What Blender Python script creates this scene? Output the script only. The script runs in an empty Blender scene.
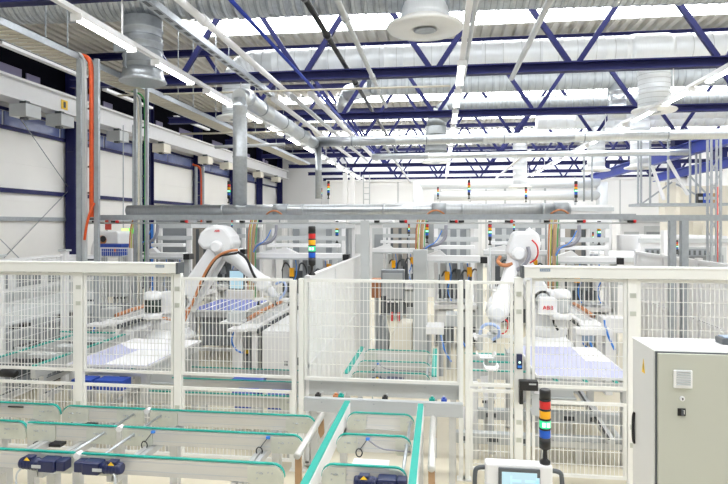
import bpy, math, random
from mathutils import Vector, Matrix
random.seed(7)
V = Vector
C = bpy.context.scene.collection
H, F, TH = 2.63, 580.0, math.atan(76 / 580)          # eye height, focal length in pixels, yaw
cs, sn = math.cos(TH), math.sin(TH)

# ---------------------------------------------------------------- where a measured pixel lies in the hall
def ray(px, py):
    u, v = (px - 364) / F, (224 - py) / F
    return V((-sn + u * cs, cs + u * sn, v))
def aY(px, py, Y):
    d = ray(px, py); t = Y / d.y
    return V((d.x * t, Y, H + d.z * t))
def aZ(px, py, z):
    d = ray(px, py); t = (z - H) / d.z
    return V((d.x * t, d.y * t, z))
def XatY(px, Y):
    return aY(px, 224, Y).x

# ---------------------------------------------------------------- materials
def mat(name, col, rough=.5, metal=0., var=.04, scale=6., bump=0., emit=None, estr=0., stretch=None, spec=None, alpha=None):
    m = bpy.data.materials.new(name); m.use_nodes = True
    nt = m.node_tree; b = nt.nodes['Principled BSDF']
    b.inputs['Roughness'].default_value = rough; b.inputs['Metallic'].default_value = metal
    if spec is not None: b.inputs['Specular IOR Level'].default_value = spec
    c = (*col, 1)
    if var > 0:
        tc = nt.nodes.new('ShaderNodeTexCoord'); mp = nt.nodes.new('ShaderNodeMapping')
        if stretch: mp.inputs['Scale'].default_value = stretch
        nz = nt.nodes.new('ShaderNodeTexNoise'); nz.inputs['Scale'].default_value = scale; nz.inputs['Detail'].default_value = 4
        mx = nt.nodes.new('ShaderNodeMix'); mx.data_type = 'RGBA'
        mx.inputs['A'].default_value = tuple(max(0, x * (1 - var * 1.6)) for x in col) + (1,)
        mx.inputs['B'].default_value = tuple(min(1, x * (1 + var)) for x in col) + (1,)
        nt.links.new(tc.outputs['Object'], mp.inputs['Vector']); nt.links.new(mp.outputs['Vector'], nz.inputs['Vector'])
        nt.links.new(nz.outputs['Fac'], mx.inputs['Factor']); nt.links.new(mx.outputs['Result'], b.inputs['Base Color'])
        if bump:
            bp = nt.nodes.new('ShaderNodeBump'); bp.inputs['Strength'].default_value = bump; bp.inputs['Distance'].default_value = .01
            nt.links.new(nz.outputs['Fac'], bp.inputs['Height']); nt.links.new(bp.outputs['Normal'], b.inputs['Normal'])
    else:
        b.inputs['Base Color'].default_value = c
    if emit:
        b.inputs['Emission Color'].default_value = (*emit, 1); b.inputs['Emission Strength'].default_value = estr
    if alpha is not None:
        b.inputs['Alpha'].default_value = alpha
    return m

M = {}
M['floor'] = mat('cream_epoxy_floor', (.66, .60, .47), .35, 0, .08, 1.2)
M['wall'] = mat('white_wall_panel', (.80, .79, .77), .55, 0, .03, 1.5)
M['wallback'] = mat('bright_white_wall', (.88, .88, .88), .6, 0, .02, 1.)
M['dark'] = mat('painted_wall_shade', (.005, .005, .009), .9, 0, .2, 2., spec=.05)  # shade of the unlit wall top put into the colour
M['purple'] = mat('violet_tinted_glazing', (.20, .18, .32), .3, 0, .15, 3.)
M['roof'] = mat('beige_trapezoidal_sheet', (.62, .60, .55), .5, .1, .06, 3.)
M['sky'] = mat('daylit_skylight', (.9, .92, .95), .5, 0, 0, emit=(.95, .98, 1.), estr=9.)
M['navy'] = mat('navy_steel_paint', (.010, .012, .085), .5, 0, .15, 4., spec=.3)
M['blue'] = mat('blue_beam_paint', (.02, .045, .34), .45, 0, .12, 4., spec=.35)
M['galv'] = mat('galvanised_steel', (.50, .53, .56), .36, .8, .16, 22., .05)
M['galvd'] = mat('dull_galvanised_steel', (.40, .43, .46), .42, .55, .14, 14., .05)
M['duct'] = mat('bright_duct_sheet', (.60, .63, .66), .3, .85, .10, 5., .03, stretch=(9, 1, 1))
M['seam'] = mat('duct_seam_steel', (.30, .33, .36), .45, .5, .1, 8.)
M['wduct'] = mat('white_duct_sheet', (.80, .83, .86), .4, .15, .05, 5., stretch=(9, 1, 1))
M['mduct'] = mat('pale_grey_duct_sheet', (.46, .49, .51), .5, .2, .06, 5., stretch=(9, 1, 1))
M['gduct'] = mat('grey_duct_sheet', (.24, .255, .26), .5, .25, .08, 5., stretch=(9, 1, 1))
M['disc'] = mat('white_diffuser_enamel', (.80, .80, .78), .5, 0, .03, 4.)
M['fence'] = mat('cream_fence_paint', (.84, .84, .81), .45, 0, .03, 6.)
M['ductbox'] = mat('light_grey_cable_duct', (.80, .80, .77), .45, 0, .02, 3.)
M['white'] = mat('white_machine_paint', (.76, .76, .77), .4, 0, .03, 5.)
M['robot'] = mat('white_robot_enamel', (.78, .79, .81), .3, 0, .02, 6.)
M['lgrey'] = mat('light_grey_paint', (.50, .52, .53), .45, 0, .05, 5.)
M['mgrey'] = mat('mid_grey_paint', (.27, .29, .31), .5, 0, .06, 5.)
M['tanp'] = mat('taupe_panel', (.36, .33, .29), .5, 0, .1, 4.)
M['trayb'] = mat('tan_tray_underside', (.50, .46, .37), .5, .1, .12, 12.)
M['dgrey'] = mat('dark_grey_paint', (.09, .10, .11), .5, 0, .1, 5.)
M['black'] = mat('black_plastic', (.012, .012, .014), .4, 0, .2, 10.)
M['alu'] = mat('warm_anodised_aluminium', (.60, .59, .56), .36, .35, .04, 4., stretch=(1, 12, 12))
M['alup'] = mat('extruded_aluminium', (.62, .63, .64), .35, .5, .05, 6.)
M['plate'] = mat('zinc_end_plate', (.60, .62, .56), .4, .45, .14, 9.)
M['green'] = mat('turquoise_belt', (.0, .33, .27), .5, 0, .06, 20.)
M['motor'] = mat('navy_motor_paint', (.012, .018, .075), .3, 0, .15, 12.)
M['motorg'] = mat('dark_green_motor', (.03, .05, .045), .35, .2, .2, 12.)
M['hosel'] = mat('pale_blue_hose', (.42, .55, .88), .4, 0, .05, 10.)
M['yellow'] = mat('yellow_sticker', (.85, .55, .03), .5, 0, 0)
M['orange'] = mat('orange_cable_sheath', (.66, .085, .012), .45, 0, .15, 25.)
M['copper'] = mat('orange_brown_hose', (.55, .22, .09), .5, 0, .2, 30.)
M['tan'] = mat('brown_plywood', (.42, .26, .14), .6, 0, .1, 10.)
M['bluec'] = mat('blue_hose', (.04, .22, .72), .4, 0, .05, 10.)
M['bluebox'] = mat('blue_plastic', (.02, .07, .42), .35, 0, .08, 10.)
M['ggreen'] = mat('green_cable', (.05, .35, .08), .5, 0, .05, 10.)
M['ycab'] = mat('yellow_green_cable', (.5, .5, .08), .5, 0, .05, 10.)
M['hose'] = mat('grey_corrugated_hose', (.25, .25, .29), .6, 0, .1, 30.)
M['red'] = mat('red_lens', (.62, .02, .02), .3, 0, 0)
M['amber'] = mat('amber_lens', (.90, .42, .01), .3, 0, 0)
M['grn'] = mat('lit_green_lens', (.02, .45, .2), .3, 0, 0, emit=(.03, .9, .38), estr=.45)
M['glow'] = mat('lit_green_core', (.7, 1., .85), .3, 0, 0, emit=(.6, 1., .8), estr=1.)
M['blu'] = mat('blue_lens', (.01, .10, .55), .3, 0, 0)
M['tube'] = mat('fluorescent_tube_glow', (1, 1, 1), .5, 0, 0, emit=(1., .98, .95), estr=26.)
M['screen'] = mat('lit_screen', (.3, .45, .52), .3, 0, .05, 9., emit=(.55, .78, .88), estr=.45)
M['screenb'] = mat('lit_screen_graphics', (.5, .7, .8), .3, 0, 0, emit=(.3, .58, .75), estr=.4)
M['module'] = mat('lilac_solar_glass', (.47, .48, .70), .3, 0, .04, 3.)
M['modblue'] = mat('blue_solar_cells', (.24, .29, .70), .25, 0, .1, 3.)
M['gap'] = mat('pale_cell_gap', (.58, .59, .76), .3, 0, 0)
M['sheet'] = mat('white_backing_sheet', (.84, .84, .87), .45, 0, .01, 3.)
M['cream'] = mat('cream_enamel', (.80, .76, .66), .5, 0, .03, 4.)
M['cabinet'] = mat('pebble_grey_powder_coat', (.46, .47, .41), .5, 0, .02, 4.)
M['cabside'] = mat('lit_side_powder_coat', (.66, .66, .65), .5, 0, .02, 4.)  # same cabinet coat made paler, light on the side put into the colour
M['label'] = mat('slate_blue_label', (.24, .31, .42), .5, 0, 0)
M['frost'] = mat('frosted_white_panel', (.80, .80, .80), .5, 0, .02, 3.)
M['redsign'] = mat('red_sign', (.65, .08, .06), .5, 0, .25, 40.)
M['exit'] = mat('lit_exit_green', (.1, .7, .15), .4, 0, 0, emit=(.12, .85, .12), estr=.9)
M['exity'] = mat('lit_exit_pale', (.7, .8, .35), .4, 0, 0, emit=(.65, .8, .3), estr=.8)
M['fig'] = mat('white_pictogram', (.95, .95, .9), .4, 0, 0)
M['logo'] = mat('red_lettering', (.75, .03, .04), .4, 0, 0)
M['bglass'] = mat('blue_clerestory_glazing', (.16, .20, .42), .15, 0, .3, 1.5)

# ---------------------------------------------------------------- mesh builder
def frame_of(d):
    d = d.normalized(); up = V((0, 0, 1)) if abs(d.z) < .95 else V((0, 1, 0))
    s = d.cross(up).normalized(); return s, s.cross(d).normalized()
def wloc(o):
    p = V((0, 0, 0))
    while o is not None: p = p + o.location; o = o.parent
    return p
class MB:
    def __init__(self): self.v = []; self.f = []; self.s = []
    def add(self, vs, fs, sm=False):
        b = len(self.v); self.v += [V(x) for x in vs]; self.f += [tuple(b + i for i in f) for f in fs]; self.s += [sm] * len(fs); return self
    def box(self, x0, x1, y0, y1, z0, z1):
        return self.add([(x0, y0, z0), (x1, y0, z0), (x1, y1, z0), (x0, y1, z0), (x0, y0, z1), (x1, y0, z1), (x1, y1, z1), (x0, y1, z1)],
                        [(0, 3, 2, 1), (4, 5, 6, 7), (0, 1, 5, 4), (1, 2, 6, 5), (2, 3, 7, 6), (3, 0, 4, 7)])
    def cb(self, c, sx, sy, sz, R=None):
        b = MB().box(-sx / 2, sx / 2, -sy / 2, sy / 2, -sz / 2, sz / 2)
        return self.add([V(c) + (R @ p if R else p) for p in b.v], b.f)
    def bar(self, p, q, w, h, up=None):
        p, q = V(p), V(q); d = (q - p).normalized()
        if up is None: s, t = frame_of(d)
        else: s = d.cross(V(up)).normalized(); t = s.cross(d).normalized()
        s, t = s * w / 2, t * h / 2
        return self.add([p - s - t, p + s - t, p + s + t, p - s + t, q - s - t, q + s - t, q + s + t, q - s + t],
                        [(0, 3, 2, 1), (4, 5, 6, 7), (0, 1, 5, 4), (1, 2, 6, 5), (2, 3, 7, 6), (3, 0, 4, 7)])
    def lathe(self, prof, o, axis=(0, 0, 1), n=20, sm=True):      # prof: (radius, distance along axis)
        a = V(axis).normalized(); s, t = frame_of(a); o = V(o); vs = []; fs = []
        for r, z in prof:
            for k in range(n):
                g = 2 * math.pi * k / n
                vs.append(o + a * z + (s * math.cos(g) + t * math.sin(g)) * r)
        for i in range(len(prof) - 1):
            for k in range(n):
                k2 = (k + 1) % n
                fs.append((i * n + k, i * n + k2, i * n + n + k2, i * n + n + k))
        self.add(vs, fs, sm); b = len(self.v) - len(vs)
        self.f += [tuple(b + k for k in reversed(range(n))), tuple(b + (len(prof) - 1) * n + k for k in range(n))]; self.s += [False, False]
        return self
    def tube(self, p, q, r, n=10, r2=None):
        p, q = V(p), V(q); L = (q - p).length
        return self.lathe([(r, 0), (r if r2 is None else r2, L)], p, q - p, n)
    def duct(self, p, q, r, pitch=.3, n=24, rib=.014):
        p, q = V(p), V(q); L = (q - p).length; pr = [(r, 0)]; k = pitch
        while k < L - .06:
            pr += [(r, k - .025), (r + rib, k - .012), (r + rib, k + .012), (r, k + .025)]; k += pitch
        return self.lathe(pr + [(r, L)], p, q - p, n)
    def seams(self, p, q, r, pitch, w=.012):
        p, q = V(p), V(q); L = (q - p).length; d = (q - p) / L; k = pitch / 2
        while k < L:
            self.lathe([(r + .001, 0), (r + .006, w * .2), (r + .006, w * .8), (r + .001, w)], p + d * k, d, 24); k += pitch
        return self
    def path(self, pts, r, n=8):
        pts = [V(p) for p in pts]
        for _ in range(2):
            if len(pts) > 2:
                o = [pts[0]]
                for a, b in zip(pts, pts[1:]): o += [a.lerp(b, .25), a.lerp(b, .75)]
                pts = o + [pts[-1]]
        vs = []; fs = []; ref = None
        for i, p in enumerate(pts):
            d = (pts[min(i + 1, len(pts) - 1)] - pts[max(i - 1, 0)]).normalized()
            if ref is None: s, t = frame_of(d)
            else:
                s = (ref - d * ref.dot(d)).normalized(); t = s.cross(d)
            ref = s
            for k in range(n):
                g = 2 * math.pi * k / n; vs.append(p + (s * math.cos(g) + t * math.sin(g)) * r)
        for i in range(len(pts) - 1):
            for k in range(n):
                k2 = (k + 1) % n; fs.append((i * n + k, i * n + k2, i * n + n + k2, i * n + n + k))
        return self.add(vs, fs, True)
    def prism(self, poly, ext):                                   # closed 3-D polygon pushed along ext
        n = len(poly); e = V(ext); vs = [V(p) for p in poly] + [V(p) + e for p in poly]
        return self.add(vs, [tuple(range(n)), tuple(reversed(range(n, 2 * n)))] + [(i, i + n, (i + 1) % n + n, (i + 1) % n) for i in range(n)])
    def link(self, p, q, r1, r2, ext, n=9):                       # rounded link between two pivots
        p, q, e = V(p), V(q), V(ext); d = (q - p).normalized(); s = d.cross(e).normalized(); poly = []
        for k in range(n):
            g = math.pi * k / (n - 1); poly.append(p + (s * math.cos(g) - d * math.sin(g)) * r1)
        for k in range(n):
            g = math.pi * k / (n - 1); poly.append(q + (-s * math.cos(g) + d * math.sin(g)) * r2)
        return self.prism([x - e / 2 for x in poly], e)
    def build(self, name, m, parent=None, bevel=0.):
        off = wloc(parent) if parent else V((0, 0, 0))
        me = bpy.data.meshes.new(name)
        me.from_pydata([tuple(p - off) for p in self.v], [], self.f); me.update()
        import bmesh
        bm = bmesh.new(); bm.from_mesh(me); bmesh.ops.recalc_face_normals(bm, faces=bm.faces); bm.to_mesh(me); bm.free()
        me.polygons.foreach_set('use_smooth', self.s)
        me.materials.append(M[m] if isinstance(m, str) else m)
        o = bpy.data.objects.new(name, me); C.objects.link(o)
        if parent: o.parent = parent
        if bevel:
            b = o.modifiers.new('edge', 'BEVEL'); b.width = bevel; b.segments = 2; b.limit_method = 'ANGLE'
        return o

def tag(o, label=None, cat=None, group=None, kind=None):
    if label: o['label'] = label
    if cat: o['category'] = cat
    if group: o['group'] = group
    if kind: o['kind'] = kind
    return o
def thing(name, loc, label, cat, group=None):
    o = bpy.data.objects.new(name, None); o.empty_display_size = .1; o.location = V(loc); C.objects.link(o)
    return tag(o, label, cat, group)
def copy_tree(o, parent=None):
    c = o.copy(); C.objects.link(c)
    if parent: c.parent = parent
    for ch in list(o.children): copy_tree(ch, c)
    return c
def dup(o, loc, label, group=None, scale=None):
    c = copy_tree(o); c.location = V(loc); c['label'] = label
    if group: c['group'] = group
    if scale: c.scale = (scale,) * 3
    return c
def struct(name, mb, m, parent=None):
    o = mb.build(name, m, parent)
    if not parent: o['kind'] = 'structure'
    return o
def text_mesh(name, body, size, loc, m, parent, depth=.003):
    cu = bpy.data.curves.new(name, 'FONT'); cu.body = body; cu.size = size; cu.extrude = depth; cu.align_x = 'CENTER'; cu.align_y = 'CENTER'
    t = bpy.data.objects.new(name, cu); C.objects.link(t)
    bpy.context.view_layer.update()
    me = bpy.data.meshes.new_from_object(t.evaluated_get(bpy.context.evaluated_depsgraph_get()))
    bpy.data.objects.remove(t); me.transform(Matrix.Rotation(math.pi / 2, 4, 'X')); me.materials.clear(); me.materials.append(M[m])
    o = bpy.data.objects.new(name, me); C.objects.link(o); o.parent = parent; o.location = V(loc) - wloc(parent)
    return o
ORD = 'nearest second third fourth fifth sixth seventh eighth ninth tenth eleventh twelfth thirteenth fourteenth fifteenth'.split()
def nth(k): return 'nearest the camera' if k == 0 else ORD[k] + ' from the camera'

# ================================================================ THE HALL
XL, XR, YB, YF, ZR = -12.3, 17.0, 43.0, -6.0, 8.33
struct('floor', MB().box(XL, XR, YF, YB, -.1, 0), 'floor')
w = MB().box(XL - .3, XL, YF, YB, 0, 6.55)
for z in (1.1, 2.2, 3.3, 4.4): w.box(XL, XL + .012, YF, YB, z, z + .02)
struct('wall_left', w, 'wall')
struct('wall_left_shaded_top', MB().box(XL - .3, XL, YF, YB, 6.55, ZR + .1), 'dark')  # upper part of the left wall, its shade painted near black
struct('wall_right', MB().box(XR, XR + .3, YF, YB, 0, ZR + .1), 'wall')
struct('wall_back', MB().box(XL, XR, YB, YB + .3, 0, ZR + .1), 'wallback')
# trapezoidal roof sheets between the skylight strips
SKY = [(1 + 5 * k - .4, 1 + 5 * k + .75) for k in range(-1, 9)]
rf = MB()
def sheet(x0, x1, y0, y1):
    x = x0; vs = []; fs = []; prof = []
    while x < x1:
        for dx, dz in ((0, 0), (.13, 0), (.165, .12), (.295, .12)): prof.append((x + dx, ZR + dz))
        x += .33
    for a, z in prof: vs += [(a, y0, z), (a, y1, z)]
    for i in range(len(prof) - 1): fs.append((2 * i, 2 * i + 1, 2 * i + 3, 2 * i + 2))
    rf.add(vs, fs)
ed = [YF] + [e for s in SKY for e in s] + [YB]
for a, b in zip(ed[0::2], ed[1::2]): sheet(XL, XR, a, b)
for a, b in SKY:
    sheet(XL, -7.2, a, b); sheet(15.2, XR, a, b)
struct('ceiling', rf, 'roof')
for k, (a, b) in enumerate(SKY):
    o = struct('window_%d' % (k + 1), MB().box(-7.25, 15.4, a - .04, b + .04, ZR - .03, ZR - .01), 'sky')
# violet panes and blue clerestory band along the left wall
for k in range(7):
    y = 14.2 + 4 * k
    p = MB().box(XL, XL + .03, y, y + 1.5, 6.75, 7.2).box(XL, XL + .03, y + 1.7, y + 2.3, 6.85, 7.15)
    struct('window_%d' % (20 + k), p, 'purple')
bw = MB()
for k in range(13):
    y = 5 + 2.5 * k; bw.box(XL, XL + .04, y, y + 2.4, 5.45, 5.85)
struct('window_30', bw, 'bglass')
struct('trim_2', MB().box(XL, XL + .10, 3, YB, 5.33, 5.43).box(XL, XL + .08, 3, YB, 5.87, 5.95), 'navy')
struct('trim_3', MB().box(XL, XL + .10, 6, YB, 2.72, 2.84), 'galvd')
t = MB().box(XL, XL + .10, 6, 37, 3.53, 3.66)
struct('trim_4', t, 'navy')

# columns on the left wall
for k in range(6):
    Y = 17.8 + 5 * k; x = XL + .08
    m = MB().box(x, x + .34, Y - .16, Y - .12, 0, 8.2).box(x, x + .34, Y + .12, Y + .16, 0, 8.2).box(x + .15, x + .19, Y - .12, Y + .12, 0, 8.2).box(x + .05, x + .3, Y - .2, Y - .16, 5.0, 5.12)
    tag(m.build('steel_column', 'navy'), 'navy steel column on the left wall, ' + nth(k), 'column', 'navy columns on the left wall')
# cross bracing rods in the first bay
def wp(px, py):                                                      # a point on the left wall's inner face
    d = ray(px, py); t = (XL + .16) / d.x; return V((XL + .16, d.y * t, H + d.z * t))
for k, (a, b, l) in enumerate((((20, 118), (68, 187), 'thin steel bracing rod running down to the first navy column'),
                               ((68, 191), (0, 262), 'thin steel bracing rod falling away from the first navy column'),
                               ((0, 239), (36, 275), 'short thin bracing rod crossing low on the left wall'))):
    tag(MB().tube(wp(*a), wp(*b), .014, 6).build('bracing_rod', 'galvd'), l, 'rod', 'bracing rods on the left wall')

# ---------------------------------------------------------------- roof trusses
ZC, ZT = 5.97, 8.2
def truss():
    r = thing('roof_truss', (0, 12.8, ZC), '', 'roof truss', 'navy roof trusses')
    Y = 12.8
    def ibeam(z, h, wd, XL=XL):
        m = MB().box(XL, XR, Y - .02, Y + .02, z - h / 2, z + h / 2)
        return m.box(XL, XR, Y - wd / 2, Y + wd / 2, z - h / 2, z - h / 2 + .03).box(XL, XR, Y - wd / 2, Y + wd / 2, z + h / 2 - .03, z + h / 2)
    ibeam(ZC, .21, .2, -8.7).build('bottom_chord', 'navy', r)
    ibeam(ZT - .08, .2, .2).build('top_chord', 'navy', r)
    for k in range(-2, 6):
        x = -.13 + 2.95 * k
        for s in (-1, 1):
            MB().bar((x + s * .10, Y, ZC + .1), (x + s * 1.4, Y, ZT - .16), .09, .11).build('diagonal', 'navy', r)
    return r
T0 = truss()
for k in range(-1, 7):
    l = 'navy steel roof truss with V bracing, ' + nth(k + 1)
    if k == -1: T0.location.y = 7.8; T0['label'] = l
    else: dup(T0, (0, 12.8 + 5 * k, ZC), l)

# crane runway beams at the right, hung below the trusses
for X, y0, y1, l in ((8.8, 17.2, 35.6, 'blue crane runway beam at the right, hung on dark plates'), (12.4, 17.2, 35.6, 'blue crane runway beam nearest the right wall')):
    r = thing('runway_beam', (X, y0, 5.1), l, 'crane beam', 'blue crane runway beams')
    z = 5.3
    MB().box(X - .02, X + .02, y0, y1, z - .2, z + .2).box(X - .15, X + .15, y0, y1, z - .22, z - .18).box(X - .15, X + .15, y0, y1, z + .18, z + .22).build('beam', 'blue', r)
    for k in range(4):
        y = 17.8 + 5 * k
        MB().box(X - .25, X + .25, y - .2, y + .2, z + .22, z + .56).build('hanger_plate', 'navy', r)

# ---------------------------------------------------------------- ceiling ducts
def elbow(mb, c, r, R, a0, a1, axis='XZ', n=8):                       # swept bend about centre c in the XZ plane
    pts = []
    for k in range(n + 1):
        g = math.radians(a0 + (a1 - a0) * k / n); pts.append(V(c) + V((math.cos(g), 0, math.sin(g))) * R)
    for p, q in zip(pts, pts[1:]):
        d = (q - p).normalized() * .02
        mb.tube(p - d, q + d, r, 24)
def diffuser(parent, x, y, z, r, m='disc'):
    MB().lathe([(r * .62, .16), (r * .66, .09), (r * .97, .03), (r, 0), (r * .95, -.035), (r * .42, -.05), (r * .38, -.02), (r * .3, -.02)], (x, y, z), n=40).build('diffuser', m, parent)
    MB().lathe([(r * .3, -.045), (r * .22, -.06), (r * .1, -.03)], (x, y, z), n=24).build('diffuser_cone', 'galvd', parent)

Y = 10.6; z = 6.95
r = thing('ventilation_duct', (0, Y, z), 'ribbed galvanised duct along the top edge, with two drop outlets', 'ventilation duct')
MB().duct((-9.5, Y, z + .12), (9.5, Y, z - .22), .4, .22).build('duct_run', 'galv', r)
MB().seams((-9.5, Y, z + .12), (9.5, Y, z - .22), .4, .11).build('seam', 'seam', r)
x = XatY(143, Y)
st = MB().duct((x, Y, 5.6), (x, Y, 6.6), .36, .26, rib=.02).build('drop', 'galvd', r)
MB().lathe([(.40, 0), (.445, .02), (.41, .08), (.385, .16), (.37, .26)], (x, Y, 5.36), n=32).build('bell_mouth', 'galv', r)
MB().box(x - .34, x - .1, Y - .46, Y - .38, 5.85, 6.15).box(x - .12, x - .1, Y - .44, Y - .4, 5.55, 5.9).build('damper_box', 'galvd', r)
MB().seams((x, Y, 5.65), (x, Y, 6.4), .37, .13).build('drop_seam', 'seam', r)
x = XatY(425, Y)
MB().duct((x, Y, 6.25), (x, Y, 6.6), .43, .16).build('drop', 'wduct', r)
diffuser(r, x, Y, 6.19, .70)

Y = 15.3; z = 6.97; xl, xr = XatY(236, Y), XatY(654, Y)
r = thing('ventilation_duct', (0, Y, z), 'large white round duct behind the second truss, two white disc outlets', 'ventilation duct')
MB().duct((xl + .6, Y, z), (15, Y, z), .38, .5, rib=.01).build('duct_run', 'wduct', r)
MB().seams((xl + .6, Y, z), (15, Y, z), .385, .45).build('seam', 'lgrey', r)
m = MB(); elbow(m, (xl + .6, Y, z - .6), .38, .6, 180, 90); m.build('elbow', 'wduct', r)
MB().duct((xl, Y, 5.6), (xl, Y, z - .6), .37, .4).build('drop', 'wduct', r); diffuser(r, xl, Y, 5.52, .53)
MB().duct((xr, Y, 5.5), (xr, Y, z - .3), .37, .4).build('drop', 'wduct', r); diffuser(r, xr, Y, 5.46, .53)
MB().seams((xr, Y, 5.55), (xr, Y, z - .3), .374, .12, .01).seams((xl, Y, 5.6), (xl, Y, z - .6), .374, .12, .01).build('drop_seam', 'lgrey', r)
MB().lathe([(.38, 0), (.41, .12), (.41, .9), (.38, 1.02)], (XatY(632, Y) - .1, Y, z), (1, 0, 0), 28).build('sleeve', 'wduct', r)

Y = 18.9; z = 7.15
r = thing('ventilation_duct', (0, Y, z), 'grey ribbed round duct just behind the third truss', 'ventilation duct')
MB().duct((XatY(372, Y), Y, z), (16, Y, z), .3, .28).build('duct_run', 'mduct', r)
MB().seams((XatY(372, Y), Y, z), (16, Y, z), .302, .22, .016).build('seam', 'seam', r)
m = MB().tube((XatY(372, Y) + .05, Y, z), (XatY(345, Y), Y + .9, z), .29, 24).tube((XatY(345, Y), Y + .9, z), (XatY(345, Y) - .6, Y + 3.2, z), .28, 24); m.build('elbow', 'duct', r)
x = XatY(617, Y); MB().duct((x, Y, 5.9), (x, Y, z - .2), .27, .28).build('drop', 'duct', r)

Y = 21.8; z = 6.95
r = thing('ventilation_duct', (0, Y, z), 'dark grey round duct bending down beside the middle lamp row', 'ventilation duct')
xl = XatY(436, Y)
MB().duct((xl + .7, Y, z), (16, Y, z), .33, .3).build('duct_run', 'gduct', r)
MB().seams((xl + .7, Y, z), (16, Y, z), .333, .25, .018).build('seam', 'seam', r)
m = MB(); elbow(m, (xl + .7, Y, z - .7), .36, .7, 180, 90, n=4); m.build('elbow', 'gduct', r)
MB().duct((xl, Y, 5.05), (xl, Y, z - .7), .4, .3).build('drop', 'gduct', r)
diffuser(r, xl, Y, 4.95, .55)
for k, (px, top, bot, Yd) in enumerate(((596, 6.8, 5.0, 26.2), (520, 6.9, 4.6, 31.2), (640, 6.8, 4.9, 24.2))):
    r = thing('air_outlet', (XatY(px, Yd), Yd, bot), ('white round air outlet hanging behind the third truss at the right', 'far white air outlet hanging right of the middle lamp row', 'white round air outlet above the hung platform')[k], 'air outlet', 'far hanging air outlets')
    MB().duct((XatY(px, Yd), Yd, bot), (XatY(px, Yd), Yd, top), .36, .3).build('drop', 'wduct', r); diffuser(r, XatY(px, Yd), Yd, bot - .05, .6)
    MB().duct((XatY(px, Yd) - 2.5, Yd, top + .3), (14.5, Yd, top + .3), .34, .4).build('duct_run', 'wduct', r)

# extraction pipework: low run, riser, run into the hall, far run
Y1, zl = 9.95, 2.63 + .245
xa, xb, xv = XatY(128, Y1), XatY(570, Y1), XatY(240, Y1)
zt = 2.63 + 126 * 10.3 / 580
r = thing('extraction_pipe', (xv, Y1, zl), 'long silver extraction pipe with riser, running level above both robots', 'pipe')
m = MB().tube((xa, Y1, zl), (xb, Y1, zl), .098, 20)
for px in (223, 303, 384, 463, 543): m.tube((XatY(px, Y1) - .02, Y1, zl), (XatY(px, Y1) + .02, Y1, zl), .108, 20)
m.build('low_run', 'duct', r)
for px in (281, 439, 561): MB().tube((XatY(px - 7, Y1), Y1, zl), (XatY(px + 7, Y1), Y1, zl), .112, 20).build('coupling', 'galvd', r)
m = MB().duct((xv, Y1, zl + .05), (xv, Y1, zt), .125, .9, 20, .008).lathe([(.14, 0), (.14, .03), (.03, .15)], (xv, Y1, zl + .08), (0, 0, -1), 20)
m.build('riser', 'galv', r)
Y2 = 16.2; x2 = XatY(315, Y2)
MB().tube((xv, Y1 - .05, zt), (xv + .05, Y1 + .3, zt + .08), .15, 20).duct((xv, Y1 + .1, zt + .05), (x2, Y2, zt + .05), .15, 1.6, 20, .012).build('depth_run', 'duct', r)
MB().duct((x2 - .1, Y2, zt + .1), (14, Y2, zt + .12), .14, 2.4, 20, .012).build('far_run', 'duct', r)
MB().seams((x2, Y2, zt + .1), (14, Y2, zt + .12), .142, 2.1, .03).seams((xv + .02, Y1 + .35, zt + .05), (x2, Y2, zt + .05), .152, 1.6, .016).build('seam', 'seam', r)
MB().duct((x2 + .1, Y2, 3.35), (x2 + .1, Y2, zt), .09, .8, 16).build('far_drop', 'galv', r)
Y3 = 20.6
r = thing('extraction_pipe', (0, Y3, 5.05), 'thin silver pipe running level in front of the far trusses', 'pipe')
MB().duct((XatY(372, Y3), Y3, 5.03), (8.2, Y3, 5.03), .11, 2., 16).build('pipe_run', 'duct', r)
for px in (584, 592): MB().tube((XatY(px, Y3), Y3, 3.4), (XatY(px, Y3), Y3, 5.0), .035, 10).build('drop', 'galvd', r)

# ---------------------------------------------------------------- lamp rows
zl = 5.22
def lamp():
    r = thing('hanging_fluorescent_lamp', (0, 0, zl), '', 'lamp')
    MB().box(-.062, .062, 0, 1.3, zl, zl + .05).box(-.075, .075, -.02, 0, zl - .045, zl + .05).box(-.075, .075, 1.3, 1.32, zl - .05, zl + .05).build('housing', 'white', r)
    MB().box(-.031, .031, .02, 1.28, zl - .032, zl).build('diffuser', 'tube', r)
    return r
L0 = lamp(); first = True
for row, (X, nm, y0) in enumerate(((-4.52, 'left', 6.75), (.352, 'middle', 9.48), (4.815, 'right', 9.87))):
    o = MB().box(X - .04, X + .04, 3.5, 35, zl + .05, zl + .11)
    for k in range(-1, 5): o.box(X - .008, X + .008, 12.79 + 5 * k, 12.81 + 5 * k, zl + .11, ZC - .1)
    tag(o.build('lamp_trunking', 'white'), 'long white lamp trunking carrying the %s lamp row' % nm, 'lamp rail', 'lamp trunking')
    for k in range(13 if row == 0 else 11):
        loc = (X, y0 + 2.04 * k, zl); l = 'white fluorescent lamp in the %s ceiling row, %s' % (nm, nth(k))
        if first: L0.location = loc; L0['label'] = l; L0['group'] = 'lamps of the left row'; first = False
        else: dup(L0, loc, l, 'lamps of the %s row' % nm)

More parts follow.
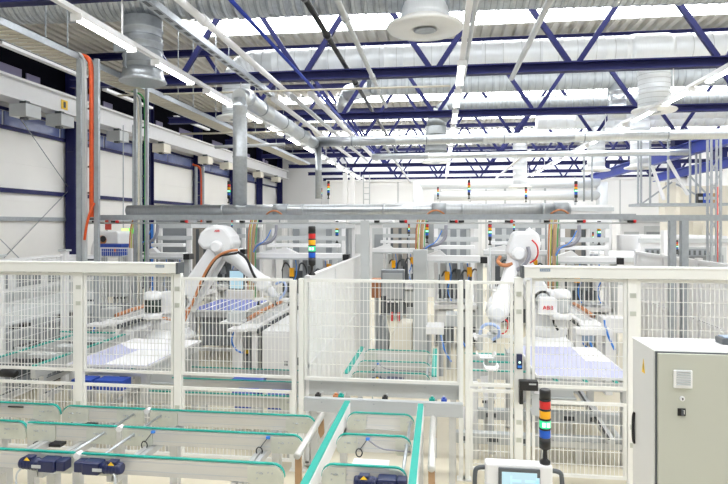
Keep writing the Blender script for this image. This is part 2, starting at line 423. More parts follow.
# ---------------------------------------------------------------- pipes that run into the hall under the trusses
def run(name, px, py, z, y0, y1, rad, m, label, cat='pipe', couplings=()):
    X = aZ(px, py, z).x
    r = thing(name, (X, y0, z), label, cat)
    MB().tube((X, y0, z), (X, y1, z), rad, 12).build('pipe', m, r)
    for y in couplings: MB().tube((X, y - .07, z), (X, y + .07, z), rad * 1.45, 12).build('coupling', m, r)
    for k in range(-1, 6):
        y = 12.8 + 5 * k
        if y0 < y < y1 and z < ZC: MB().box(X - .012, X + .012, y - .02, y + .02, z, ZC - .1).build('hanger', 'galvd', r)
run('ceiling_pipe', 232, 45, 5.75, 5, 24, .058, 'white', 'white ceiling pipe right of the left lamp row', couplings=(8.5, 14))
run('ceiling_conduit', 270, 42, 5.72, 5, 26, .032, 'blue', 'slim blue ceiling conduit beside the white pipe', 'conduit')
run('ceiling_pipe', 328, 37, 6.2, 5, 30, .05, 'black', 'black ceiling pipe with couplings above the truss chords', couplings=(7.2, 8.9, 10.8, 14.5))
run('ceiling_pipe', 350, 28, 5.72, 5, 15.2, .045, 'lgrey', 'pale ceiling pipe just right of the black pipe', couplings=(8.6, 12.1))
run('ceiling_pipe', 528, 45, 5.75, 5, 12.75, .05, 'lgrey', 'grey ceiling pipe ending at the second truss, right of the lamps')
run('ceiling_pipe', 470, 40, 5.78, 5, 12.75, .035, 'lgrey', 'thin grey ceiling pipe close beside the middle lamp row')
run('ceiling_pipe', 307, 90, 5.62, 13, 27, .075, 'white', 'thick white ceiling pipe starting behind the second truss')
run('ceiling_pipe', 291, 95, 5.58, 13, 27, .05, 'lgrey', 'grey ceiling pipe left of the thick white one')
run('ceiling_pipe', 272, 98, 5.52, 13, 25, .06, 'white', 'white ceiling pipe over the slanting extraction pipe')
run('ceiling_pipe', 640, 60, 5.6, 24, 38, .06, 'white', 'far white ceiling pipe above the right cell')
run('ceiling_pipe', 384, 145, 5.2, 18, 36, .05, 'lgrey', 'low grey ceiling pipe left of the dark duct drop')
# conduits across the hall
for (a, b, rad, m, l) in (((118, 95.5), (450, 86), .022, 'trayb', 'thin tan conduit crossing under the second truss'),
                          ((180, 134), (285, 131.9), .026, 'trayb', 'thin tan conduit crossing left of the silver riser'),
                          ((215, 147), (285, 144.5), .045, 'lgrey', 'grey conduit crossing behind the silver riser')):
    Yc = 12.3 if a[0] == 118 else 15.0
    tag(MB().tube(aY(*a, Yc), aY(*b, Yc), rad, 8).build('cross_conduit', m), l, 'conduit')

# ---------------------------------------------------------------- cable trays
def tray(X0, X1, z, y0, y1, label, rung='trayb'):
    r = thing('cable_tray', (X0, y0, z), label, 'cable tray')
    MB().box(X0, X0 + .02, y0, y1, z, z + .11).box(X0, X0 + .05, y0, y1, z + .10, z + .11).build('side_rail', 'galvd', r)
    MB().box(X1 - .02, X1, y0, y1, z, z + .11).box(X1 - .05, X1, y0, y1, z + .10, z + .11).build('side_rail', 'galvd', r)
    m = MB(); y = y0
    while y < y1:
        m.box(X0 + .02, X1 - .02, y, y + .13, z + .005, z + .02); y += .19
    m.build('tray_bottom', rung, r)
    for k in range(int((y1 - y0) // 2.5)):
        y = y0 + 1 + 2.5 * k
        for x in (X0 + .06, X1 - .06): MB().box(x - .008, x + .008, y, y + .016, z + .1, 8.3).build('hanger_rod', 'galvd', r)
    return r
tray(-6.66, -6.14, 5.45, 3, 27, 'wide galvanised cable tray above the orange riser cable')
X = aZ(218, 57, 5.66).x
r = thing('cable_tray', (X, 5, 5.66), 'narrow galvanised channel running beside the white ceiling pipe', 'cable tray')
m = MB().box(X - .07, X - .055, 5, 13.5, 5.66, 5.76).box(X + .055, X + .07, 5, 13.5, 5.66, 5.76).box(X - .055, X + .055, 5, 13.5, 5.66, 5.672)
m.build('channel', 'galv', r)
m = MB()
for k in range(26): m.box(X - .03, X + .03, 5.2 + .32 * k, 5.38 + .32 * k, 5.655, 5.6605)
m.build('slots', 'dgrey', r)

# left wall: white runway girder with hung boxes
r = thing('wall_girder', (-11.5, 3, 5.95), 'long white girder along the top of the left wall', 'girder')
MB().box(-11.6, -11.3, 3, 42, 6.02, 6.5).box(-11.75, -11.15, 3, 42, 6.5, 6.56).box(-11.75, -11.15, 3, 42, 5.96, 6.02).build('web', 'white', r)
m = MB()
for k in range(8): m.box(-12.2, -11.6, 12.4 + 4 * k, 12.55 + 4 * k, 6.1, 6.4)
m.build('bracket', 'lgrey', r)
m = MB().box(-11.29, -11.28, 16.1, 16.4, 6.1, 6.38); m.build('yellow_sign', 'yellow', r)
MB().box(-11.28, -11.275, 16.2, 16.3, 6.15, 6.33).build('sign_symbol', 'black', r)
for k, px in enumerate((20, 55, 113, 157, 201, 222, 254, 272)):
    # under the girder: the point on the plane x = -11.2 seen at that column
    d = ray(px + 4, 110); tt = -11.2 / d.x; y = d.y * tt
    b = thing('hung_box', (-11.3, y, 5.4), 'grey equipment box hung under the left wall girder, ' + nth(k), 'equipment box', 'boxes under the wall girder')
    MB().box(-11.45, -10.95, y - .25, y + .35, 5.52, 5.86).build('casing', 'lgrey' if k < 3 else 'cream', b, .01)
    MB().box(-11.3, -11.1, y - .05, y + .1, 5.86, 5.97).build('bracket', 'dgrey', b)
    MB().box(-11.25, -11.1, y - .1, y + .05, 5.46, 5.52).build('outlet', 'dgrey', b)
for k, (y0, y1, zz) in enumerate(((11.5, 14.6, 6.55), (15.5, 18.2, 6.45), (20, 23, 6.5))):
    tag(MB().box(-9.6, -9.45, y0, y1, zz, zz + .07).build('light_rail', 'white'), 'white light rail hung below the shaded wall top, ' + nth(k), 'light rail', 'rails by the left wall')

# ---------------------------------------------------------------- cable risers
def riser(px0, px1, Y, ztop, label, cables, pw=.04):
    x0, x1 = XatY(px0, Y), XatY(px1, Y)
    r = thing('cable_riser', (x0, Y, 0), label, 'cable riser')
    for x in (x0, x1):
        MB().box(x - pw, x + pw, Y - .03, Y + .03, 0, ztop).build('post', 'galvd', r)
    m = MB()
    for z in (1.3, 2., 2.7, 3.15, 3.6, 4.05, 4.6): m.box(x0 - .02, x1 + .02, Y + .03, Y + .06, z, z + .03)
    m.build('bracket', 'dgrey', r)
    for f, rad, cm, nm, z0, z1 in cables:
        x = x0 + (x1 - x0) * f
        pts = [(x, Y - .01, z0), (x, Y - .01, (z0 + z1) / 2), (x, Y - .01, z1 - .25), (x - .05, Y, z1 - .02), (x - .35, Y + .1, z1 + .08)]
        MB().path(pts, rad, 8).build(nm, cm, r)
    return r
rr = riser(79.5, 97, 9.24, 5.45, 'tall galvanised cable riser with a fat orange cable', ((.72, .042, 'orange', 'orange_cable', 2.75, 5.5), (.38, .028, 'lgrey', 'grey_cable', .5, 5.55), (.25, .018, 'lgrey', 'grey_cable', .5, 5.5)))
MB().path([aY(94, 203, 9.2), aY(90, 212, 9.15), aY(86.5, 225, 9.15), aY(84.5, 240, 9.15)], .022).build('orange_cable', 'orange', rr)
riser(135.5, 147, 11.2, 5.4, 'slender cable riser with a green cable behind the orange one', ((.85, .018, 'ggreen', 'green_cable', 1, 5.3), (.5, .025, 'lgrey', 'grey_cable', 1, 5.3), (.3, .02, 'cream', 'cream_cable', 1, 5.3)), .028)
riser(196, 203, 19, 4.6, 'far cable riser with red cable by the wall', ((.8, .04, 'orange', 'red_cable', 1, 4.6),))
# ---------------------------------------------------------------- overhead strut carrying small actuators
Ys = 9.6
x0, x1, x2 = XatY(84, Ys), XatY(635, Ys), XatY(760, Ys)
r = thing('overhead_strut', (x0, Ys, 0), 'long galvanised strut crossing level above both robot cells', 'strut')
MB().box(x0, x1, Ys - .05, Ys + .05, 2.70, 2.79).build('strut_channel', 'galvd', r)
MB().box(x1 - .15, x2, Ys - .06, Ys + .06, 2.68, 2.77).build('strut_extension', 'galvd', r)
MB().tube((x0, Ys - .02, 2.645), (x1, Ys - .02, 2.645), .014, 8).build('air_line', 'lgrey', r)
m = MB()
for px in (110, 180, 280, 365, 450, 540, 620): m.box(XatY(px, Ys) - .012, XatY(px, Ys) + .012, Ys - .03, Ys, 2.64, 2.7)
m.build('line_clips', 'galvd', r)
for px, red in ((99, 1), (118, 1), (187, 1), (213, 0), (246, 0), (380, 0), (405, 1), (455, 1), (464, 0), (510, 1), (549, 0), (582, 1), (632, 1)):
    x = XatY(px, Ys)
    a = MB().tube((x - .09, Ys - .06, 2.672), (x, Ys - .06, 2.672), .02, 10).build('actuator', 'black', r)
    if red: MB().tube((x, Ys - .06, 2.672), (x + .04, Ys - .06, 2.672), .026, 10).build('red_cap', 'red', a)
for px, w_, mm in ((365, .14, 'lgrey'), (672, .09, 'galvd'), (684, .10, 'galvd')):
    x = XatY(px, Ys); MB().box(x - w_ / 2, x + w_ / 2, Ys - .05, Ys + .05, 0, 2.69).build('post', mm, r)
for px in (275, 437, 561):
    x = XatY(px, 9.7); z0 = 2.79
    m = MB().path([(x - .16, 9.72, z0), (x - .10, 9.70, z0 + .05), (x + .0, 9.68, z0 + .075), (x + .09, 9.7, z0 + .03), (x + .12, 9.7, z0)], .016)
    tag(m.build('cable_loop', 'copper'), {275: 'orange cable loop over the strut by the left robot', 437: 'orange cable loop over the strut at the middle', 561: 'orange cable loop over the strut by the right robot'}[px], 'cable loop', 'cable loops on the strut')

# ================================================================ SAFETY FENCES
YFN = 6.06
def wires(a, b, z0, z1, pitch=.041, hp=.137, wv=.0056, wh=.006):
    a, b = V((*a, 0)), V((*b, 0)); d = b - a; L = d.length; u = d / L; n = V((-u.y, u.x, 0)); m = MB()
    k = pitch / 2
    while k < L:
        p = a + u * k; m.bar(p + V((0, 0, z0)), p + V((0, 0, z1)), wv, wv, up=u); k += pitch
    z = z1 - .07
    while z > z0:
        m.bar(a + n * .004 + V((0, 0, z)), b + n * .004 + V((0, 0, z)), wh, wh); z -= hp
    return m
def panel(a, b, spans, label, group='mesh panels of the front fence', fw=.03, name='wire_fence', fm='fence', pitch=.041):
    r = thing(name, (a[0], a[1], spans[0][0]), label, 'fence panel', group)
    A, B = V((*a, 0)), V((*b, 0))
    for z0, z1 in spans:
        m = MB(); u = (B - A).normalized()
        for z in (z0, z1): m.bar(A + V((0, 0, z)), B + V((0, 0, z)), fw, fw)
        for p in (A + u * fw / 2, B - u * fw / 2): m.bar(p + V((0, 0, z0 + fw * .4)), p + V((0, 0, z1 - fw * .4)), fw * .9, fw * .9, up=u)
        m.build('frame', fm, r)
        wires(a, b, z0, z1, pitch).build('wire_mesh', fm, r)
    return r
def post(x, y, z1, label, w_=.075, d_=.06, clamps=True, group='posts of the front fence', mm='fence', cap=False):
    r = thing('fence_post', (x, y, 0), label, 'fence post', group)
    MB().box(x - w_ / 2, x + w_ / 2, y - d_ / 2, y + d_ / 2, 0.012, z1).build('post', mm, r, .006)
    MB().box(x - w_ * .9, x + w_ * .9, y - d_ * .9, y + d_ * .9, 0, .012).build('foot_plate', mm, r)
    if clamps:
        for z in (1.72, 1.9, .42, .6):
            MB().box(x - w_ * .3, x + w_ * .3, y - d_ / 2 - .008, y - d_ / 2, z, z + .045).build('clamp', 'plate', r)
    if cap: MB().box(x - w_ * .75, x + w_ * .75, y - d_ * .75, y + d_ * .75, z1, z1 + .03).build('cap', 'lgrey', r)
    return r
UP, LO = (.99, 2.065), (.10, .83)
fx = lambda px: XatY(px, YFN)
PX = {'a': -55, 'b': 80, 'c': 178, 'd': 300, 'e': 465, 'f': 518, 'g': 632, 'h': 790}
g = .05
panel((fx(-55) + g, YFN), (fx(80) - g, YFN), (LO, UP), 'cream wire mesh fence panel at the left edge of the photo')
panel((fx(80) + g, YFN), (fx(178) - g, YFN), (LO, UP), 'cream wire mesh panel in front of the glare painted solar module')
panel((fx(178) + g, YFN), (fx(300) - .08, YFN), (LO, (.99, 2.03)), 'cream wire mesh panel in front of the blue solar panel table')
panel((fx(300) + g, YFN), (fx(465) - g, YFN), ((.985, 2.03),), 'cream wire mesh panel above the pair of grey transfer plates')
rg = panel((fx(465) + g, YFN), (fx(518) - g, YFN), ((.12, .92), (.98, 2.03)), 'narrow cream mesh gate between the middle posts', name='mesh_gate')
rg['category'] = 'gate'
panel((fx(532), YFN), (fx(632) - g, YFN), (LO, UP), 'cream wire mesh panel in front of the lilac solar module')
panel((fx(632) + g, YFN), (fx(790), YFN), (LO, UP), 'cream wire mesh panel behind the grey control cabinet')
post(fx(80), YFN, 2.09, 'cream fence post left of the glare painted solar module', .09)
post(fx(178.5), YFN, 2.09, 'cream fence post at the end of the left cable duct', .085)
post(fx(294.5), YFN, 2.03, 'slim cream gate post left of the white partition', .05, clamps=False)
post(fx(301.5), YFN, 2.05, 'cream fence post at the front edge of the white partition', .055, clamps=False)
post(fx(461), YFN, 2.05, 'slim cream post left of the gate hinge', .045, clamps=False)
post(fx(467.5), YFN, 2.05, 'slim cream hinge post of the mesh gate', .045, clamps=False)
post(fx(518.5), YFN, 2.09, 'cream lock post with the blue lit switch', .085)
post(fx(528), YFN, 2.06, 'slim cream post just right of the lock post', .04, clamps=False)
post(fx(632), YFN, 2.09, 'cream fence post left of the grey control cabinet', .095)
def ductbox(xa, xb, label, caps, px_label):
    r = thing('cable_duct', (xa, YFN, 2.09), label, 'cable duct', 'cable ducts on the fence')
    MB().box(xa, xb, YFN - .07, YFN + .07, 2.09, 2.19).build('duct_body', 'ductbox', r, .004)
    MB().box(xa, xb, YFN - .078, YFN + .078, 2.19, 2.205).build('duct_lid', 'fence', r)
    for x in caps: MB().box(x - .012, x + .012, YFN - .08, YFN + .08, 2.085, 2.208).build('end_cap', 'dgrey', r)
    x = XatY(px_label, YFN - .07)
    l = MB().box(x - .05, x + .05, YFN - .075, YFN - .07, 2.155, 2.183).build('label_plate', 'label', r)
    m = MB()
    for k in range(5): m.box(x - .04 + .017 * k, x - .03 + .017 * k, YFN - .0765, YFN - .075, 2.164, 2.175)
    m.build('label_print', 'lgrey', l)
    return r
ductbox(fx(-55), fx(180), 'long pale grey cable duct on top of the left fence', (fx(180),), 160)
ductbox(fx(522), fx(790), 'long pale grey cable duct on top of the right fence', (fx(522),), 545)
# lock post equipment
x = fx(518.5)
r = thing('safety_switch', (x, YFN - .06, 1.1), 'dark blue safety switch with a white light on the lock post', 'switch')
MB().box(x - .028, x + .028, YFN - .085, YFN - .044, 1.17, 1.32).build('casing', 'motor', r, .006)
MB().lathe([(.012, 0), (.009, .006)], (x, YFN - .085, 1.24), (0, -1, 0), 12).build('lamp', 'glow', r)
MB().box(x - .02, x + .02, YFN - .087, YFN - .085, 1.185, 1.21).build('plate', 'bluec', r)
x = fx(525)
r = thing('gate_lock', (x, YFN - .06, .83), 'black interlock on the gate below the blue switch', 'gate lock')
MB().box(x - .07, x + .11, YFN - .13, YFN - .045, .97, 1.065).build('lock_body', 'black', r, .006)
MB().box(x - .07, x - .035, YFN - .12, YFN - .05, .83, .97).build('lock_bolt', 'black', r, .004)
MB().box(x + .02, x + .09, YFN - .132, YFN - .13, 1.03, 1.045).build('print_strip', 'lgrey', r)
r = thing('hanging_pouch', (x + .12, YFN - .05, .6), 'clear document pouch hanging under the gate lock', 'pouch')
MB().prism([(x + .06, YFN - .06, .92), (x + .19, YFN - .07, .9), (x + .17, YFN - .09, .70), (x + .05, YFN - .08, .72)], (0, .006, 0)).build('pouch', 'lgrey', r)
MB().prism([(x + .08, YFN - .065, .93), (x + .20, YFN - .075, .91), (x + .2, YFN - .07, .94), (x + .09, YFN - .06, .96)], (0, .004, 0)).build('flap', 'sheet', r)

# side fence of the left cell (runs into the hall) and the rear piece
ax = -6.06
for y, l in ((7.3, 'white side fence post nearest the left edge of the photo'), (8.85, 'white side fence post left of the cable riser')):
    post(ax - .05 * (y - 7.3), y, 2.18, l, .095, .095, False, 'posts of the left side fence', 'white', cap=True)
panel((ax - .005, 7.37), (ax - .08, 8.78), ((.15, 2.12),), 'white mesh panel of the left side fence, nearer one', 'side fence panels', fm='white', pitch=.12)
ya = 11.9
panel((XatY(100, ya), ya), (XatY(129, ya), ya), ((.2, 2.1),), 'white rear mesh panel below the blue tub', 'rear fence panels', fm='white', pitch=.05)
panel((XatY(133, ya), ya), (XatY(178, ya), ya), ((.2, 1.62),), 'white rear mesh panel left of the left robot', 'rear fence panels', fm='white', pitch=.05)
post(XatY(131, ya), ya, 2.1, 'white rear fence post left of the left robot', .07, .07, False, 'rear fence posts', 'white')

# white solid partition that runs into the hall
r = thing('partition_wall', (-1.43, 6.1, 0), 'white solid panel partition running back from the front fence', 'partition')
xp = -1.42
m = MB().box(xp - .02, xp + .02, 6.12, 10.9, .05, 2.05); m.build('panel', 'frost', r)
m = MB()
for z in (.05, 1.1, 2.05): m.box(xp - .03, xp + .03, 6.12, 10.9, z - .02, z + .02)
for y in (7.7, 9.3, 10.87): m.box(xp - .03, xp + .03, y - .025, y + .025, .05, 2.07)
m.build('frame', 'white', r)
MB().box(xp - .05, xp + .05, 10.9, 11., 0, 2.2).build('end_post', 'white', r)

# frosted partition at the far right
xg = 4.15
r = thing('glazed_partition', (xg, 7, 0), 'pale frosted partition running back at the right edge', 'partition')
MB().box(xg - .015, xg + .015, 7, 13, .05, 2.02).build('panel', 'frost', r)
m = MB()
for z in (.06, 1.05, 2.02): m.box(xg - .04, xg + .03, 7, 13, z - .03, z + .03)
for y in (7.0, 8.6, 10.0, 11.5, 12.97): m.box(xg - .05, xg + .04, y - .045, y + .045, .03, 2.08)
m.build('frame', 'white', r)

# ================================================================ CONVEYORS
def rrect(x0, x1, y, z0, z1, rl, rr, d):
    """side plate outline in the XZ plane with rounded upper corners, pushed d along Y"""
    pts = [(x0, y, z0 + .02), (x0 + .02, y, z0), (x1 - .02, y, z0), (x1, y, z0 + .02)]
    for k in range(6):
        g = math.pi / 2 * k / 5; pts.append((x1 - rr + rr * math.cos(g), y, z1 - rr + rr * math.sin(g)))
    for k in range(6):
        g = math.pi / 2 + math.pi / 2 * k / 5; pts.append((x0 + rl + rl * math.cos(g), y, z1 - rl + rl * math.sin(g)))
    return MB().prism(pts, (0, d, 0))
def beam(parent, x0, x1, y, z, left_round, right_round, hz=.135, lp=.26, rp=.26, bm='alu'):
    """one conveyor rail: aluminium profile, zinc plates with bolts at the ends, turquoise belt on top"""
    rl, rr = (.075 if left_round else .008), (.075 if right_round else .008)
    b = rrect(x0 + .03, x1 - .03, y - .02, z - hz, z - .012, rl, rr, .035).build('rail', bm, parent)
    if z > .3:
        g_ = MB()
        for zz in (z - hz * .30, z - hz * .78): g_.box(x0 + lp, x1 - rp, y - .0215, y - .0195, zz, zz + .006)
        g_.build('profile_groove', 'lgrey', b)
    for a0, a1, f in ((x0, x0 + lp, lp), (x1 - rp, x1, rp)):
        if f <= 0: continue
        p = rrect(a0, a1, y - .032, z - hz - .012, z - .014, rl if a0 == x0 else .006, rr if a1 == x1 else .006, .012).build('end_plate', 'plate', parent)
        m = MB()
        for k, (dx, dz) in enumerate(((.07, -.06), (.10, -.06), (.15, -.055), (.18, -.06), (.07, -.10))):
            m.tube((a0 + dx, y - .038, z + dz), (a0 + dx, y - .03, z + dz), .006, 8)
        m.tube((a0 + .085, y - .04, z - .062), (a0 + .115, y - .04, z - .062), .005, 6)
        m.build('bolts', 'galv', p)
    pts = []
    if left_round:
        for k in range(6):
            g_ = math.pi - math.pi / 2 * k / 5; pts.append((x0 + .08 + .085 * math.cos(g_), z - .08 + .085 * math.sin(g_)))
    else: pts.append((x0, z + .005))
    if right_round:
        for k in range(6):
            g_ = math.pi / 2 - math.pi / 2 * k / 5; pts.append((x1 - .08 + .085 * math.cos(g_), z - .08 + .085 * math.sin(g_)))
    else: pts.append((x1, z + .005))
    m = MB()
    for (a, za), (b_, zb) in zip(pts, pts[1:]): m.bar((a, y, za), (b_, y, zb), .05, .012, up=(0, 1, 0)) if False else m.prism([(a, y - .023, za), (b_, y - .023, zb), (b_, y - .023, zb - .010), (a, y - .023, za - .010)], (0, .024, 0))
    m.build('belt', 'green', parent)
def motor(parent, x, y, z, sgn):
    """geared motor lying along X in front of the near rail; sgn = side on which its gearbox sits"""
    r = MB().lathe([(.03, 0), (.038, .01), (.041, .03), (.041, .15), (.035, .16)], (x, y, z), (-sgn, 0, 0), 16).build('motor', 'motor', parent)
    m = MB()
    for k in range(5): m.lathe([(.044, 0), (.044, .006)], (x - sgn * (.03 + .024 * k), y, z), (-sgn, 0, 0), 16)
    m.build('cooling_fins', 'motor', r)
    MB().box(min(x, x + sgn * .13), max(x, x + sgn * .13), y - .045, y + .06, z - .046, z + .042).build('gearbox', 'motor', r, .012)
    MB().box(min(x + sgn * .13, x + sgn * .2), max(x + sgn * .13, x + sgn * .2), y - .03, y + .06, z - .038, z + .038).build('flange', 'motor', r, .01)
    MB().box(x - sgn * .09 - .035, x - sgn * .09 + .035, y - .03, y + .03, z + .038, z + .054).build('terminal_box', 'motor', r, .004)
    MB().add([(x - sgn * .09 - .025, y - .033, z + .03), (x - sgn * .09 + .025, y - .033, z + .03), (x - sgn * .09, y - .031, z + .056)], [(0, 1, 2)]).build('warning_sticker', 'yellow', r)
    MB().prism([(x - .04, y - .052, z - .012), (x + .03, y - .052, z - .012), (x + .03, y - .052, z + .01), (x - .04, y - .052, z + .01)], (0, .004, 0)).build('name_plate', 'lgrey', r)
    MB().path([(x - sgn * .12, y - .05, z - .02), (x - sgn * .15, y - .07, z - .06), (x - sgn * .14, y - .06, z - .2), (x - sgn * .13, y, z - .4)], .007, 6).build('cable', 'lgrey', r)
    return r
def sensor_loop(parent, x, y, z):
    m = MB().box(x - .012, x + .018, y - .05, y - .03, z - .018, z).build('sensor', 'bluec', parent)
    MB().path([(x, y - .04, z - .01), (x - .03, y - .06, z - .05), (x - .06, y - .055, z - .09)], .004, 6).build('sensor_cable', 'dgrey', m)
    pts = [(x - .065 + .026 * math.cos(a), y - .055, z - .115 + .034 * math.sin(a)) for a in [k * .7 for k in range(10)]]
    MB().path(pts, .005, 6).build('cable_coil', 'black', m)
def rod_set(parent, x, ys, z, dx=0.):
    MB().tube((x, ys[0] - .06, z), (x, ys[-1] + .06, z), .011, 12).build('drive_shaft', 'galv', parent)
def legs(parent, xs, ys, z0, s=.07):
    for x in xs:
        for y in ys:
            MB().box(x - s / 2, x + s / 2, y - s / 2, y + s / 2, 0, z0).build('leg', 'alup', parent)
YS = (4.98, 4.52, 3.96); ZB = .95
def cross(parent, x, ys, z, s=.045):
    m = MB().box(x - s, x - .005, ys[-1] - .02, ys[0] + .05, z - .05, z).box(x + .005, x + s, ys[-1] - .02, ys[0] + .05, z - .05, z)
    m.build('cross_profile', 'alup', parent)
# right-hand section, ends rounded next to the middle lift
r = thing('belt_conveyor', (-1.85, 4.5, 0), 'three rail turquoise belt conveyor ending at the grey guard roller', 'conveyor', 'left infeed conveyors')
for y in YS: beam(r, -2.60, -1.08, y, ZB, False, True)
rod_set(r, -2.50, (3.96, 4.98), ZB - .05)
for y in YS: MB().tube((-2.63, y - .04, ZB - .015), (-2.63, y + .02, ZB - .015), .024, 14).build('white_roller', 'white', r)
cross(r, -1.42, YS, ZB - .145); cross(r, -2.36, YS, ZB - .145); legs(r, (-2.36, -1.42), (4.05, 4.95), ZB - .195)
MB().box(-2.36, -1.42, 4.93, 4.97, .2, .25).build('foot_rail', 'alup', r)
motor(r, -2.40, 3.87, ZB - .06, -1)
sensor_loop(r, -1.36, 4.52, ZB - .012); sensor_loop(r, -2.33, 4.52, ZB - .012)
# middle section
r = thing('belt_conveyor', (-3.05, 4.5, 0), 'short three rail belt conveyor with the left navy motor', 'conveyor', 'left infeed conveyors')
for y in YS: beam(r, -3.46 if y > 4.2 else -5.6, -2.66, y, ZB, y > 4.6, False, lp=.26 if y > 4.2 else 0)
rod_set(r, -2.76, (3.96, 4.98), ZB - .05)
cross(r, -2.95, YS, ZB - .145); cross(r, -3.3, YS, ZB - .145); legs(r, (-2.9, -3.3), (4.05, 4.95), ZB - .195)
m = MB().box(-3.4, -3.15, 4.48, 4.56, ZB - .19, ZB - .165).box(-3.4, -3.15, 4.94, 5.02, ZB - .19, ZB - .165); m.build('chain_guard', 'black', r)
motor(r, -2.87, 3.87, ZB - .06, 1)
# left-hand section, runs out of the photo
r = thing('belt_conveyor', (-4.4, 4.8, 0), 'belt conveyor leaving the photo at the left edge', 'conveyor', 'left infeed conveyors')
for y in YS[:2]: beam(r, -5.8, -3.49 + (0 if y > 4.6 else .02), y, ZB + .004, False, True, lp=0)
MB().lathe([(.03, 0), (.045, .02), (.045, .14), (.03, .15)], (-4.25, 4.88, ZB - .06), (1, 0, 0), 14).build('motor', 'motor', r)
MB().box(-4.0, -3.85, 4.935, 4.95, ZB - .03, ZB - .02).build('plate_slot', 'black', r)
cross(r, -3.75, (4.98, 4.52), ZB - .145); cross(r, -4.6, (4.98, 4.52), ZB - .145); legs(r, (-3.75, -4.6), (4.55, 4.95), ZB - .195)
m = MB().box(-5.8, -1.6, 3.72, 3.78, ZB - .235, ZB - .20)
r = thing('guard_rail', (-3.5, 3.75, 0), 'white guard rail along the bottom edge under the navy motors', 'rail')
m.build('rail', 'white', r); legs(r, (-5.0, -3.6, -1.75), (3.75,), ZB - .236, .05)

# middle lift conveyor and its twin inside the fence
def lift(xl, xr, y0, y1, ys, z, label, wb, detail=True):
    r = thing('lift_conveyor', ((xl + xr) / 2, y0, 0), label, 'lift conveyor')
    for x in (xl, xr):
        MB().box(x - .03, x + .03, y0, y1, z - .15, z - .01).build('side_rail', 'white', r, .004)
        MB().box(x - wb / 2, x + wb / 2, y0, y1 + .01, z - .008, z + .006).build('side_belt', 'green', r)
    a, b = (xl + .05, xr - .05)
    for y in ys:
        beam(r, a, b, y, z, True, True, lp=.17, rp=.12)
    if detail:
        for x0_, y_, w_ in ((a + .15, ys[0] - .18, .28), (a + .15, ys[1] - .2, .28)):
            MB().box(x0_, x0_ + w_, y_ - .03, y_ + .12, z - .17, z - .165).build('white_plate', 'sheet', r)
        motor(r, a + .40, ys[2] - .1, z - .075, 1)
        sensor_loop(r, a + .25, ys[1], z - .015)
        MB().path([(a + .26, ys[1] - .045, z - .03), (a + .36, ys[1] - .07, z - .09), (b - .1, ys[1] - .05, z - .1), (b, ys[1] - .04, z - .11)], .006, 6).build('cable', 'hose', r)
        MB().tube((b - .03, ys[2], z - .06), (b - .03, ys[0] + .05, z - .06), .013, 10).build('drive_shaft', 'galv', r)
    for y in (y0 + .15, y1 - .2):
        MB().box(xl, xr, y - .03, y + .03, z - .25, z - .17).build('cross_profile', 'alup', r)
        for x in (xl, xr): MB().box(x - .03, x + .03, y - .03, y + .03, 0, z - .15).build('leg', 'alup', r)
    return r
lift(-.87, -.178, 3.2, 5.42, (5.13, 4.6, 4.01), .95, 'lift conveyor with two long turquoise belts in the bottom centre', .05)
lift(-1.05, -.065, 6.45, 7.85, (7.72, 7.08, 6.55), .95, 'lift conveyor with turquoise belts just behind the fence', .055, True)
for (Ya, zt_, zb_, l, dots) in ((6.14, .945, .795, 'pale grey transfer plate in the fence opening, upper one', ((372, 394), (346, 386))), (5.56, .925, .80, 'pale grey transfer plate nearer the lift conveyor, lower one', ())):
    x0, x1 = XatY(304, Ya), XatY(463, Ya)
    r = thing('transfer_plate', (x0, Ya, zb_), l, 'plate', 'grey transfer plates')
    MB().box(x0, x1, Ya - .012, Ya + .012, zb_, zt_).box(x0, x1, Ya, Ya + .06, zt_ - .012, zt_).build('plate', 'lgrey', r)
    m = MB()
    for px in (322, 374, 425): m.tube((XatY(px, Ya), Ya - .016, zt_ - .03), (XatY(px, Ya), Ya - .012, zt_ - .03), .007, 8)
    m.build('screws', 'galvd', r)
    for x in (x0 + .1, x1 - .1): MB().box(x - .03, x + .03, Ya + .012, Ya + .06, 0, zb_ + .1).build('bracket', 'alup', r)
m_ = XatY(380, 5.9)
for px, c, l in ((318, 'black', 'black'), (336, 'copper', 'copper coloured'), (341, 'green', 'turquoise'), (385, 'black', 'small black'), (432, 'green', 'small turquoise'), (444, 'bluebox', 'navy')):
    x = XatY(px, 5.85)
    r = thing('clamp_block', (x, 5.85, .82), l + ' clamp block in the slot between the grey plates', 'clamp block', 'blocks between the transfer plates')
    MB().box(x - .028, x + .028, 5.82, 5.88, .84, .885).build('block', c, r, .006)
    MB().tube((x, 5.85, .885), (x, 5.85, .90), .016, 10).build('knob', c, r)
    MB().box(x - .01, x + .01, 5.6, 6.1, .81, .84).build('holder', 'alup', r)
# guard rollers on brown plywood brackets
for x, ya, yb, l in ((-1.02, 4.07, 4.98, 'grey guard roller left of the turquoise belts'), (-.058, 3.98, 5.02, 'grey guard roller right of the turquoise belts')):
    r = thing('guard_roller', (x, ya, .9), l, 'roller', 'grey guard rollers')
    MB().lathe([(.01, 0), (.026, .005), (.026, yb - ya - .005), (.01, yb - ya)], (x, ya, .96), (0, 1, 0), 18).build('roller', 'alu', r)
    for y, zz in ((ya + .05, .62), (yb - .05, .78)):
        MB().prism([(x - .022, y - .02, .945), (x + .022, y - .02, .945), (x + .028, y - .02, zz + .04), (x + .0, y - .02, zz), (x - .022, y - .02, zz + .05)], (0, .03, 0)).build('plywood_bracket', 'tan', r)
    for y, zz in ((ya + .05, .64), (yb - .05, .8)):
        MB().box(x - .02, x + .02, y, y + .03, 0, zz).build('stand', 'alup', r)

